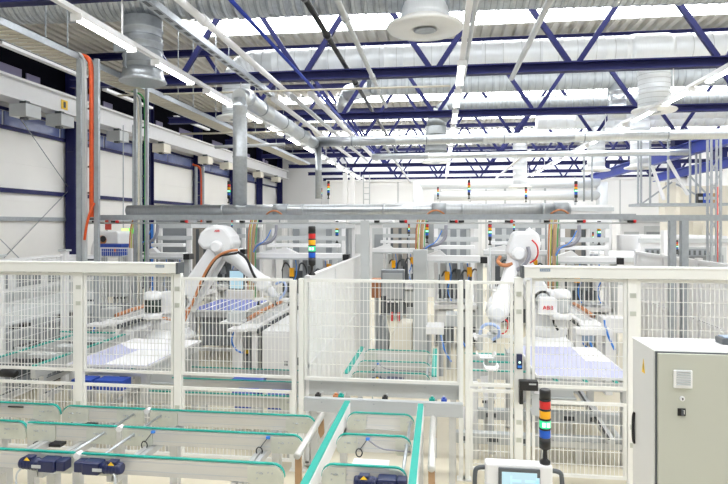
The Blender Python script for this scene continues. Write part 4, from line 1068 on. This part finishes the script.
# tall grey column cabinet etc. in the centre
ya = 10.2
cabinet_box(XatY(413, ya), XatY(427, ya), ya, ya + .3, aY(420, 250, ya).z, 'tall narrow grey column cabinet left of the brown cable chain', 'lgrey', 'column_cabinet', plug=False, door=False)
a, b = aY(381, 270, 11.2), aY(404, 301, 11.2)
r = thing('switch_box', ((a.x + b.x) / 2, 11.2, 0), 'grey switch box on a stand left of the tall grey column', 'switch box')
bb = MB().box(a.x, b.x, 11.2, 11.5, b.z, a.z).build('body', 'mgrey', r, .01); MB().box(a.x + .03, b.x - .03, 11.18, 11.2, b.z + .04, a.z - .06).build('door', 'lgrey', r, .005)
for x in (a.x + .06, b.x - .06): MB().box(x - .03, x + .03, 11.3, 11.36, 0, b.z).build('leg', 'lgrey', r)
m = MB()
for k in range(5): m.tube((a.x + .08 + .09 * k, 11.32, b.z - .05), (a.x + .08 + .09 * k, 11.32, b.z), .018, 8)
m.build('cable_glands', 'dgrey', r)
a, b = aY(371, 279, 11.5), aY(381, 298, 11.5)
cabinet_box(a.x, b.x - .01, 11.5, 11.8, a.z, 'brown copper coloured box left of the grey switch box', 'copper', 'terminal_box', b.z, False, False)
tag(MB().box((a.x + b.x) / 2 - .04, (a.x + b.x) / 2 + .04, 11.6, 11.68, 0, b.z - .001).build('box_stand', 'lgrey'), 'grey stand under the brown box', 'stand')
a, b = aY(109, 274, 11.5), aY(121, 297, 11.5)
r = thing('switch_box', ((a.x + b.x) / 2, 11.5, 0), 'grey switch box behind the left infeed belt', 'switch box')
MB().box(a.x - .05, b.x + .05, 11.5, 11.75, b.z, a.z + .05).build('body', 'lgrey', r, .01)
for x in (a.x + .06, b.x - .06): MB().box(x - .03, x + .03, 11.6, 11.66, 0, b.z).build('leg', 'lgrey', r)
m = MB()
for k in range(4): m.tube((a.x + .05 + .08 * k, 11.6, b.z - .05), (a.x + .05 + .08 * k, 11.6, b.z), .018, 8)
m.build('cable_glands', 'dgrey', r)
# white hopper and grey wedge in the centre
a, b = aY(389, 328, 10.4), aY(413, 349, 10.4)
r = thing('white_hopper', ((a.x + b.x) / 2, 10.4, 0), 'cream rounded hopper behind the mesh with red handles above', 'hopper')
MB().prism([(a.x - .05, 10.4, b.z - .3), (b.x, 10.4, b.z - .3), (b.x, 10.4, a.z + .1), (a.x + .2, 10.4, a.z + .1), (a.x + .05, 10.4, a.z - .1)], (0, .5, 0)).build('hopper', 'cream', r, .04)
for x in (a.x + .05, b.x - .08): MB().box(x - .03, x + .03, 10.6, 10.66, 0, b.z - .3).build('leg', 'lgrey', r)
for px in (391, 398): MB().box(XatY(px, 10.38) - .02, XatY(px, 10.38) + .02, 10.55, 10.6, a.z + .1, a.z + .26).build('red_handle', 'red', r)
a, b = aY(373, 318, 10.7), aY(388, 352, 10.7)
r = thing('grey_chute', (a.x, 10.7, 0), 'dark grey sloping chute at the end of the white partition', 'chute')
MB().prism([(a.x, 10.7, 0.02), (b.x, 10.7, .02), (b.x, 10.7, a.z - .35), (b.x - .1, 10.7, a.z + .05), (a.x + .12, 10.7, a.z + .05)], (0, .4, 0)).build('chute', 'mgrey', r)
MB().box(a.x + .14, a.x + .24, 10.75, 10.85, a.z + .05, a.z + .4).build('post', 'dgrey', r)
for px0, px1, py0, py1, Y_, c, l in ((426, 444, 327, 335, 10., 'white', 'white shelf table right of the tall grey column'), (446, 462, 315, 327, 10.5, 'lgrey', 'grey drive table behind the slim middle posts')):
    a, b = aY(px0, py0, Y_), aY(px1, py1, Y_)
    r = thing('shelf_table', (a.x, Y_, 0), l, 'table')
    MB().box(a.x, b.x, Y_, Y_ + .5, b.z, a.z).build('top', c, r, .01)
    for x in (a.x + .05, b.x - .05): MB().box(x - .04, x + .04, Y_ + .1, Y_ + .18, 0, b.z).build('leg', 'mgrey', r)
    MB().path([(b.x - .05, Y_ - .02, b.z), (b.x, Y_ - .05, b.z - .25), (b.x + .12, Y_, b.z - .45)], .016, 6).build('blue_hose', 'bluec', r)
# left: white hood with round opening, blue tub, dark cabinet, sign
Y_ = 14.5
a, b = aY(90, 231, Y_), aY(118, 246, Y_)
r = thing('white_hood', ((a.x + b.x) / 2, Y_, 0), 'white rounded hood with a round dark opening above the blue tub', 'machine hood')
poly = [(a.x, Y_, b.z - .3), (b.x, Y_, b.z - .3), (b.x, Y_, a.z - .05), (b.x - .06, Y_, a.z)] + [(a.x + .42 + .42 * math.cos(g_), Y_, b.z - .25 + .65 * math.sin(g_)) for g_ in (1.3, 1.6, 1.9, 2.2, 2.5, 2.8, 3.1)]
MB().prism(poly, (0, .8, 0)).build('hood', 'white', r, .03)
MB().lathe([(.12, 0), (.12, .02), (.09, .025)], (XatY(102.5, Y_), Y_, aY(102, 240, Y_).z), (0, -1, 0), 20).build('round_opening', 'copper', r)
MB().lathe([(.09, 0), (.07, .03)], (XatY(103.5, Y_), Y_ - .02, aY(103, 239, Y_).z), (0, -1, 0), 20).build('opening_core', 'black', r)
for x in (a.x + .1, b.x - .1): MB().box(x - .04, x + .04, Y_ + .3, Y_ + .38, 0, b.z - .3).build('leg', 'lgrey', r)
Y_ = 14.0; a, b = aY(98, 244, Y_), aY(121, 256, Y_)
r = thing('blue_tub', ((a.x + b.x) / 2, Y_, 0), 'dark blue tub below the white hood at the left', 'tub')
MB().prism([(a.x, Y_, a.z), (b.x, Y_, a.z), (b.x - .04, Y_, b.z), (a.x + .04, Y_, b.z)], (0, .4, 0)).build('tub', 'bluebox', r, .01)
MB().box(a.x - .02, b.x + .02, Y_ - .02, Y_ + .42, a.z - .05, a.z).build('rim', 'bluebox', r)
MB().box(XatY(115.5, Y_) - .03, XatY(115.5, Y_) + .03, Y_ - .03, Y_ - .02, b.z + .1, b.z + .18).build('orange_tag', 'orange', r)
for x in (a.x + .1, b.x - .1): MB().box(x - .03, x + .03, Y_ + .1, Y_ + .16, 0, b.z).build('leg', 'lgrey', r)
Y_ = 15.6; a, b = aY(120, 244, Y_), aY(134, 262, Y_)
cabinet_box(a.x, b.x, Y_, Y_ + .5, a.z, 'pale grey cabinet right of the blue tub', 'lgrey', plug=False)
Y_ = 16.2; a, b = aY(156, 219, Y_), aY(186, 255, Y_)
cabinet_box(a.x, b.x, Y_, Y_ + .8, a.z, 'large dark grey cabinet below the left end of the silver pipe', 'mgrey', plug=False)
a, b = aY(146, 217, 17.2), aY(152, 252, 17.2)
Y_ = 15.2; a, b = aY(121, 228, Y_), aY(134, 234, Y_)
r = thing('exit_sign', (a.x, Y_, b.z), 'green lit escape sign under the strut at the left', 'sign')
MB().box(a.x, b.x, Y_, Y_ + .06, b.z, a.z).build('sign_box', 'lgrey', r)
MB().box(a.x + .01, a.x + (b.x - a.x) * .62, Y_ - .006, Y_, b.z + .01, a.z - .01).build('pale_field', 'exity', r)
MB().box(a.x + (b.x - a.x) * .62, b.x - .01, Y_ - .006, Y_, b.z + .01, a.z - .01).build('green_field', 'exit', r)
x = a.x + (b.x - a.x) * .8; z = (a.z + b.z) / 2
MB().bar((x - .03, Y_ - .008, z), (x + .04, Y_ - .008, z), .004, .016).bar((x + .01, Y_ - .008, z + .03), (x + .045, Y_ - .008, z), .004, .014).bar((x + .01, Y_ - .008, z - .03), (x + .045, Y_ - .008, z), .004, .014).build('arrow', 'fig', r)
for xx in (a.x + .05, b.x - .05): MB().box(xx - .01, xx + .01, Y_ + .02, Y_ + .04, a.z, 5.4).build('hanger', 'galvd', r)
Y_ = 17.0; a, b = aY(105, 219, Y_), aY(111, 230, Y_)
rn = tag(MB().box(a.x, b.x, Y_, Y_ + .03, 2.45, a.z + .1).build('red_notice', 'redsign'), 'red printed notice behind the strut, left of the escape sign', 'notice')
MB().box(a.x + .02, a.x + .06, Y_ + .03, Y_ + .07, 0, a.z + .1).build('notice_post', 'lgrey', rn)
for px, c, l in ((146, 'ggreen', 'bundle of green and yellow cables left of the dark grey cabinet'), (151.5, 'bluec', 'bundle of blue cables left of the dark grey cabinet')):
    Y_ = 14.6
    r = thing('cable_bundle', (XatY(px, Y_), Y_, 0), l, 'cable bundle', 'cable bundles at the left')
    for k, cc in enumerate((c, 'copper' if c == 'ggreen' else 'bluec', 'lgrey')):
        x = XatY(px + 1.3 * k, Y_); MB().path([(x, Y_, 0.0), (x, Y_, 1.5), (x + .02, Y_ - .03, 2.2), (x, Y_, 2.66)], .022, 6).build('cable', cc, r)

# low machine bench with hood and windows along the left wall
r = thing('machine_bench', (-7.2, 8, 0), 'long grey machine bench with black connectors behind the side fence', 'machine')
MB().box(-7.6, -6.32, 6.6, 11.2, .1, 1.0).build('bench', 'mgrey', r, .01); MB().box(-7.5, -6.4, 6.7, 11.1, 0, .1).build('plinth', 'dgrey', r)
MB().prism([(-7.6, 6.6, 1.0), (-6.9, 6.6, 1.0), (-7.1, 6.6, 1.25), (-7.6, 6.6, 1.25)], (0, 4.6, 0)).build('sloping_hood', 'lgrey', r)
for k, y in enumerate((7.15, 8.2, 9.3)):
    m = MB()
    for j in range(4): m.box(-6.62, -6.5, y + .09 * j, y + .06 + .09 * j, 1.0, 1.05)
    m.build('connector', 'black', r)
    MB().box(-6.33, -6.31, y - .3, y + .3, .3, .8).build('dark_bay', 'dgrey', r)
MB().box(-7.02, -6.98, 8.0, 8.35, 1.06, 1.17).build('label_plate', 'label', r)
r = thing('window_hood', (-8.4, 8, 0), 'low grey hood with dark panes along the left wall', 'machine hood')
MB().box(-9.0, -8.0, 8.0, 13, 0, 1.35).build('base', 'lgrey', r)
m = MB().box(-8.9, -8.05, 8.1, 12.9, 1.35, 1.9); m.build('hood', 'white', r)
m = MB()
for k in range(5): m.box(-8.05, -8.03, 8.3 + .92 * k, 9.0 + .92 * k, 1.42, 1.72)
m.build('pane', 'mgrey', r)

# far machines: white enclosures with their own frames
def enclosure(px0, px1, Y, ztop, label, m='white', dpt=2.5):
    x0, x1 = XatY(px0, Y), XatY(px1, Y)
    r = thing('far_enclosure', ((x0 + x1) / 2, Y, 0), label, 'machine enclosure', 'white machine enclosures at the back')
    MB().box(x0, x1, Y, Y + dpt, 0, ztop).build('body', m, r, .02)
    n = max(2, int((x1 - x0) / .9))
    for k in range(n):
        a = x0 + (x1 - x0) * k / n
        d = MB().box(a + .06, a + (x1 - x0) / n - .06, Y - .03, Y, .3, ztop - .35).build('door', ('white', 'lgrey', 'frost')[k % 3], r)
        MB().box(a + .15, a + (x1 - x0) / n - .15, Y - .04, Y - .03, ztop * .5, ztop - .6).build('pane', ('lgrey', 'mgrey', 'lgrey')[k % 3], d)
    MB().box(x0 - .05, x1 + .05, Y - .06, Y + .02, ztop - .22, ztop - .08).build('top_rail', 'lgrey', r)
    return r
enclosure(178, 236, 19.5, 3.25, 'white machine enclosure behind the silver riser')
enclosure(262, 335, 20.5, 3.3, 'white machine enclosure below two small stack lights, left of centre')
enclosure(395, 482, 21, 3.4, 'white machine enclosure below the middle pair of stack lights')
enclosure(505, 612, 21.5, 3.3, 'white machine enclosure below the right stack lights')
enclosure(610, 660, 17.5, 1.75, 'low white enclosure right of the black capped axis')
en = enclosure(640, 728, 19.5, 2.25, 'low white enclosure at the right with slotted front', 'white')
xa, xb = XatY(645, 19.4), XatY(708, 19.4)
MB().box(xa, xb, 19.36, 19.43, 1.62, 1.85).build('slotted_band', 'mgrey', en)
m = MB()
for k in range(12): m.box(xa + (xb - xa) * (k + .15) / 12, xa + (xb - xa) * (k + .6) / 12, 19.355, 19.36, 1.66, 1.80)
m.build('slot_pattern', 'dgrey', en)
enclosure(350, 392, 24, 2.8, 'white enclosure in front of the ladder')
enclosure(620, 665, 26, 2.9, 'white enclosure below the hung platform')
r = thing('cleanroom', (3, 36, 0), 'large white cleanroom block filling the far end', 'building block')
x0, x1 = XatY(328, 36), XatY(672, 36)
MB().box(x0, x1, 36, 42, 0, 5.35).build('shell', 'wallback', r)
for px in (398, 440, 486, 530, 575, 620): MB().box(XatY(px, 36) - .03, XatY(px, 36) + .03, 35.97, 36, 0, 5.25).build('panel_joint', 'lgrey', r)
MB().box(x0 - .1, x1 + .1, 35.9, 36, 5.25, 5.4).build('eaves', 'frost', r)
r = thing('exhaust_pipework', (XatY(418, 33), 33, 3.5), 'white exhaust pipes bent down in front of the far cleanroom', 'pipe')
xa, xb = XatY(418, 33), XatY(600, 33)
MB().tube((xa, 33, 4.85), (xb, 33, 4.85), .26, 20).tube((xa, 33, 5.05), (xa, 33, 2.5), .28, 20).build('upper_pipe', 'wduct', r)
MB().tube((xa + .9, 33, 4.2), (xb, 33, 4.2), .26, 20).tube((xb + .1, 33, 4.9), (xb + .1, 33, 2.5), .3, 20).build('lower_pipe', 'wduct', r)
m = MB()
for px in (470, 505, 545, 575): m.box(XatY(px, 33) - .05, XatY(px, 33) + .05, 32.95, 33.05, 0, 5.2)
m.build('support', 'lgrey', r)
Y_ = 30; xa, xb = XatY(363.5, Y_), XatY(369.5, Y_)
r = thing('ladder', (xa, Y_, 0), 'thin grey ladder against the far white block, left of centre', 'ladder')
MB().box(xa - .03, xa + .03, Y_, Y_ + .05, 0, 5.2).box(xb - .03, xb + .03, Y_, Y_ + .05, 0, 5.2).build('stile', 'lgrey', r)
m = MB()
for k in range(16): m.box(xa, xb, Y_ + .01, Y_ + .04, .3 * k + .3, .3 * k + .34)
m.build('rungs', 'lgrey', r)
for px, l in ((352, 'white far column left of the ladder'), (345, 'second white far column left of the ladder')):
    tag(MB().box(XatY(px, 31) - .12, XatY(px, 31) + .12, 31, 31.2, 0, 5.4).build('far_column', 'frost'), l, 'column')
# right-hand background: cream cabinets, switch units, hung platform
for px0, px1, py0, Y_, c, l in ((665, 676, 182, 28.8, 'cream', 'tall cream pillar box under the blue runway beams'), (680, 728, 186, 30.5, 'cream', 'wide cream wall box at the far right'), (668, 690, 222, 22.4, 'cream', 'cream switch cabinet behind the right strut'), (702, 740, 222, 22.5, 'cream', 'cream switch cabinet at the right edge')):
    a = aY(px0, py0, Y_); cabinet_box(a.x, XatY(px1, Y_), Y_, Y_ + .8, a.z, l, c, plug=False)
Y_ = 13.5; a, b = aY(644, 276, Y_), aY(661, 326, Y_)
cabinet_box(a.x, b.x, Y_, Y_ + .6, a.z, 'grey vending sized unit with dark window at the right', 'lgrey', plug=False)
r = thing('display_window', (a.x, Y_ - .03, 0), 'dark window frame leaning before the grey unit at the right', 'window frame')
MB().box(a.x + .12, b.x - .03, Y_ - .06, Y_ - .03, b.z + .3, a.z - .3).build('frame', 'mgrey', r); MB().box(a.x + .02, a.x + .08, Y_ - .06, Y_ - .03, 0, a.z - .2).build('strip', 'redsign', r)
a, b = aY(664, 270, 12.6), aY(671, 335, 12.6)
tag(MB().box(a.x, b.x, 12.6, 12.8, 0, 2.5).build('white_pillar', 'frost'), 'white pillar left of the two galvanised posts at the right', 'pillar')
a = aY(612, 245, 15.5); b = aY(625, 262, 15.5)
cabinet_box(XatY(587, 14.6), XatY(600, 14.6), 14.6, 15, 1.9, 'grey cabinet just right of the black axis end', 'mgrey', plug=False)
Yh = 21.5; zd = 3.25
xa, xb = XatY(634, Yh), XatY(722, Yh)
r = thing('hung_platform', ((xa + xb) / 2, Yh, zd), 'grey service platform hung from the roof at the right', 'platform')
MB().box(xa, xb, Yh - .6, Yh + .6, zd, zd + .09).build('deck', 'galvd', r)
for px in (638, 641, 650, 668, 690, 696, 700): MB().box(XatY(px, Yh) - .026, XatY(px, Yh) + .026, Yh - .05, Yh + .03, zd + .09, 5.86).build('hanger', 'galvd', r)
for (pa, pb) in (((652, 166), (664, 200)), ((668, 160), (688, 195))): MB().bar(aY(*pa, Yh - .3), aY(*pb, Yh - .3), .09, .09).build('brace', 'white', r)
for (pa, pb) in (((690, 176), (712, 200)), ((640, 205), (672, 182)), ((676, 184), (706, 200))): MB().bar(aY(*pa, Yh + .3), aY(*pb, Yh + .3), .05, .05).build('brace', 'galvd', r)
for px, c, w_, l in ((703, 'bluebox', .11, 'blue box standing on the hung platform'), (710, 'tan', .1, 'brown box right of the blue one on the hung platform'), (697, 'black', .08, 'black device left of the blue box on the hung platform')):
    x = XatY(px, Yh - .3); r = thing('stored_box', (x, Yh - .3, zd + .09), l, 'box', 'boxes on the hung platform')
    MB().box(x - w_, x + w_, Yh - .58, Yh - .38, zd + .09, zd + .42).build('box', c, r, .01); MB().box(x - w_ * .8, x + w_ * .8, Yh - .585, Yh - .58, zd + .2, zd + .3).build('front_label', 'lgrey', r)
Ym = 13.0; xm = XatY(714, Ym)
r = thing('lattice_mast', (xm, Ym, 0), 'grey lattice mast with a red cable at the right edge', 'mast')
for dx in (-.09, .09):
    for dy in (-.09, .09): MB().box(xm + dx - .02, xm + dx + .02, Ym + dy - .02, Ym + dy + .02, 0, 4.4).build('chord', 'galvd', r)
m = MB()
for k in range(10): m.bar((xm - .09, Ym - .09, .4 * k + .1), (xm + .09, Ym - .09, .4 * k + .5), .018, .018).bar((xm + .09, Ym + .09, .4 * k + .1), (xm - .09, Ym + .09, .4 * k + .5), .018, .018)
m.build('lacing', 'galvd', r); MB().tube((xm + .02, Ym - .12, 1.5), (xm + .02, Ym - .12, 3.4), .011, 8).build('red_cable', 'redsign', r)

# ================================================================ STACK LIGHTS
def stack():
    """unit: base at the origin, 0.07 m wide, about 0.46 m high"""
    r = thing('stack_light', (0, 0, 0), '', 'stack light', 'stack lights')
    MB().lathe([(.034, 0), (.034, .015), (.016, .03), (.014, .085), (.03, .10)], (0, 0, 0), n=20).build('base', 'black', r)
    MB().tube((0, 0, .10), (0, 0, .17), .036, 20).build('lower_module', 'black', r)
    z = .17
    for c, n_ in (('blu', 'blue_lens'), ('grn', 'green_lens'), ('amber', 'amber_lens'), ('red', 'red_lens')):
        o = MB().lathe([(.034, 0), (.0355, .004), (.0355, .046), (.034, .05)], (0, 0, z), n=20).build(n_, c, r)
        if c == 'grn': MB().box(-.022, -.003, -.0385, -.03, z + .012, z + .04).box(.005, .024, -.0385, -.03, z + .012, z + .04).build('lit_core', 'glow', o)
        MB().lathe([(.036, 0), (.0375, .002), (.0375, .01), (.036, .012)], (0, 0, z + .05), n=20).build('ring', 'black', r)
        z += .062
    MB().lathe([(.036, 0), (.036, .055), (.03, .062)], (0, 0, z), n=20).build('cap', 'black', r)
    return r
S0 = stack()
# pixel of the base, pixel of the top, depth, label
zc0 = aY(520, 460, 3.36 + .07).z
Sk = [((545, 458), (545, 389), None, 'large stack light with lit green lens on the operator console'),
      ((312, 275), (312, 226), 6.06, 'stack light with lit green lens on the fence at the partition'),
      ((229, 203), (229, 181), 19.6, 'small stack light just left of the silver riser'),
      ((321.5, 199), (321.5, 188), 20.6, 'shorter small stack light left of the far white columns'),
      ((328.5, 199), (328.5, 181), 20.8, 'taller small stack light left of the far white columns'),
      ((438, 199), (438, 187), 21.1, 'small stack light left of the taller one above the middle enclosure'),
      ((469, 199), (469, 180), 21.1, 'taller small stack light near the middle lamp row foot'),
      ((526, 202), (526, 187), 21.6, 'small stack light right of centre on the right enclosure'),
      ((576, 202), (576, 181), 21.6, 'small stack light above the right robot housing'),
      ((409, 236), (409, 223), 13.4, 'tiny stack light under the strut, left of the brown cable chain'),
      ((427, 243), (427, 221), 13.2, 'stack light under the strut beside the brown cable chain'),
      ((490, 245), (490, 221), 14.2, 'stack light under the strut left of the right robot'),
      ((514, 234), (514, 221), 14.5, 'tiny stack light just above the right robot head'),
      ((593, 243), (593, 232), 13.4, 'shorter stack light under the strut in the right cell'),
      ((599, 245), (599, 221), 13.4, 'taller stack light under the strut in the right cell'),
      ((677, 254), (677, 240), 12.7, 'small stack light between the two galvanised posts at the right'),
      ((337, 243), (337, 221), 13.4, 'stack light under the strut left of the long grey post'),
      ((232, 230), (232, 219), 13.6, 'tiny stack light just above the left robot elbow')]
for k, (pb, pt, Yd, l) in enumerate(Sk):
    if Yd is None:
        loc = aY(*pb, 3.40); loc.z = zc0; top = aY(*pt, 3.40)
    else: loc, top = aY(*pb, Yd), aY(*pt, Yd)
    s = (top.z - loc.z) / .48
    if k == 0: S0.location = loc; S0['label'] = l; S0.scale = (s,) * 3; q = S0
    else: q = dup(S0, loc, l, scale=s)
    if Yd and Yd > 7:
        zf = 3.25 if Yd > 18 else .002
        if loc.z > zf: MB().tube(loc - V((0, 0, (loc.z - zf) / s)), loc, .012, 8).build('pole', 'lgrey', q)

# ================================================================ OPERATOR CONSOLE AND CONTROL CABINET
Yc = 3.36
zc = aY(520, 460, Yc + .07).z; xa, xb = XatY(485.5, Yc), XatY(553, Yc)
r = thing('operator_console', ((xa + xb) / 2, Yc, 0), 'white operator console with lit touch screen at the bottom edge', 'console')
MB().box(xa, xb, Yc, Yc + .085, zc - .42, zc).build('casing', 'white', r, .012)
MB().box((xa + xb) / 2 - .05, (xa + xb) / 2 + .05, Yc + .03, Yc + .1, .02, zc - .42).box((xa + xb) / 2 - .22, (xa + xb) / 2 + .22, Yc - .1, Yc + .22, 0, .02).build('pedestal', 'lgrey', r)
x0, x1 = XatY(498.3, Yc), XatY(540, Yc); zs = aY(520, 468, Yc).z
b_ = MB().box(x0, x1, Yc - .014, Yc, zs - .25, zs).build('screen_bezel', 'dgrey', r, .004)
MB().box(x0 + .018, x1 - .018, Yc - .016, Yc - .014, zs - .23, zs - .02).build('screen', 'screen', b_)
m = MB()
for dx, dz, w_, h_ in ((.06, .06, .05, .015), (.13, .06, .07, .015), (.08, .09, .12, .01), (.05, .04, .01, .05), (.19, .045, .02, .04), (.07, .13, .12, .04)):
    m.box(x0 + .015 + dx, x0 + .015 + dx + w_, Yc - .0175, Yc - .016, zs - dz - h_, zs - dz)
m.build('screen_graphics', 'screenb', b_)
for s, xx in ((-1, xa), (1, xb)):
    zt = zs - (.025)
    MB().path([(xx - s * .01, Yc + .05, zt), (xx + s * .045, Yc + .04, zt), (xx + s * .058, Yc + .04, zt - .03), (xx + s * .058, Yc + .04, zt - .22), (xx - s * .01, Yc + .05, zt - .25)], .013, 10).build('handle', 'dgrey', r)

xc, y0, y1, zt = 1.39, 4.0, 4.44, 1.8
r = thing('control_cabinet', (2.0, y0, 0), 'grey control cabinet with vent and rotary switch at the right edge', 'cabinet')
MB().box(xc, 2.75, y0 + .02, y1, .1, zt).build('body', 'cabside', r, .006)
MB().box(xc + .02, 2.73, y0 + .04, y1 - .02, 0, .1).build('plinth', 'dgrey', r)
MB().box(xc - .003, 2.76, y0 + .03, y1 + .005, zt, zt + .006).build('top_cover', 'white', r)
d = MB().box(xc + .018, 2.74, y0 - .008, y0 + .014, .12, zt - .012).build('door', 'cabinet', r, .004)
MB().box(xc + .008, 2.75, y0 + .010, y0 + .019, .11, zt - .003).build('door_seal', 'dgrey', r)
def onfront(px, py): return aY(px, py, y0 - .008)
a, b = onfront(673, 369.5), onfront(692, 388.5)
v_ = MB().box(a.x, b.x, y0 - .022, y0 - .008, b.z, a.z).build('vent_grille', 'frost', d, .006)
m = MB()
for k in range(7):
    z = b.z + .022 + .0145 * k; m.prism([(a.x + .015, y0 - .023, z), (a.x + .015, y0 - .030, z + .002), (a.x + .015, y0 - .023, z + .010)], (b.x - a.x - .03, 0, 0))
m.build('vent_slats', 'lgrey', v_)
a = onfront(682, 398.5)
l_ = MB().lathe([(.016, 0), (.016, .008), (.012, .012)], (a.x, y0 - .008, a.z), (0, -1, 0), 18).build('key_lock', 'white', d)
MB().box(a.x - .004, a.x + .004, y0 - .0215, y0 - .020, a.z - .008, a.z + .008).build('key_slot', 'dgrey', l_)
a = onfront(681.5, 412)
s_ = MB().box(a.x - .025, a.x + .025, y0 - .014, y0 - .008, a.z - .025, a.z + .025).build('rotary_switch', 'black', d, .003)
MB().box(a.x - .006, a.x + .006, y0 - .034, y0 - .014, a.z - .018, a.z + .018).build('switch_knob', 'dgrey', s_, .002)
MB().box(a.x + .010, a.x + .016, y0 - .0155, y0 - .014, a.z - .012, a.z + .014).build('switch_mark', 'fig', s_)
# things on its left side: sticker with a bolt symbol and a black handle
d_ = ray(643.5, 366); t_ = xc / d_.x; q = V((xc, d_.y * t_, H + d_.z * t_))
k_ = MB().prism([(xc - .002, q.y - .03, q.z - .045), (xc - .002, q.y + .03, q.z - .045), (xc - .002, q.y, q.z + .05)], (.002, 0, 0)).build('warning_triangle', 'yellow', r)
MB().prism([(xc - .003, q.y - .006, q.z - .03), (xc - .003, q.y + .006, q.z - .005), (xc - .003, q.y, q.z + .02)], (.001, 0, 0)).build('bolt_symbol', 'black', k_)
d_ = ray(635.2, 428); t_ = (xc) / d_.x; q = V((xc, d_.y * t_, H + d_.z * t_))
MB().path([(xc, y1 - .05, q.z + .11), (xc - .012, y1 - .05, q.z + .09), (xc - .012, y1 - .05, q.z - .09), (xc, y1 - .05, q.z - .11)], .011, 8).build('side_handle', 'black', r)
a = aZ(724, 341, zt + .02)
r = thing('dark_device', (a.x, a.y, zt), 'dark shiny device lying on top of the grey control cabinet', 'device')
MB().box(a.x - .04, a.x + .2, a.y - .07, a.y + .05, zt + .006, zt + .05).build('body', 'dgrey', r, .01)
MB().box(a.x - .02, a.x + .15, a.y - .06, a.y + .04, zt + .05, zt + .056).build('glass', 'label', r)

# ================================================================ LIGHT, WORLD, CAMERA
sc = bpy.context.scene
wd = bpy.data.worlds.new('daylight'); sc.world = wd; wd.use_nodes = True
bg = wd.node_tree.nodes['Background']; bg.inputs['Color'].default_value = (.95, .97, 1., 1); bg.inputs['Strength'].default_value = .22
cam = bpy.data.cameras.new('camera'); co = bpy.data.objects.new('camera', cam); C.objects.link(co)
co.location = (0, 0, H); co.rotation_euler = (math.pi / 2, 0, TH)
cam.sensor_width = 36; cam.lens = F / 728 * 36; cam.shift_y = -18 / 728; cam.clip_end = 200
sc.camera = co
vs = sc.view_settings
vs.view_transform = 'Standard'; vs.look = 'None'; vs.exposure = 0.14; vs.gamma = 1.0; vs.use_curve_mapping = False
sc.cycles.use_denoising = True
sc.cycles.max_bounces = 8; sc.cycles.diffuse_bounces = 5
sc.cycles.sample_clamp_indirect = 6
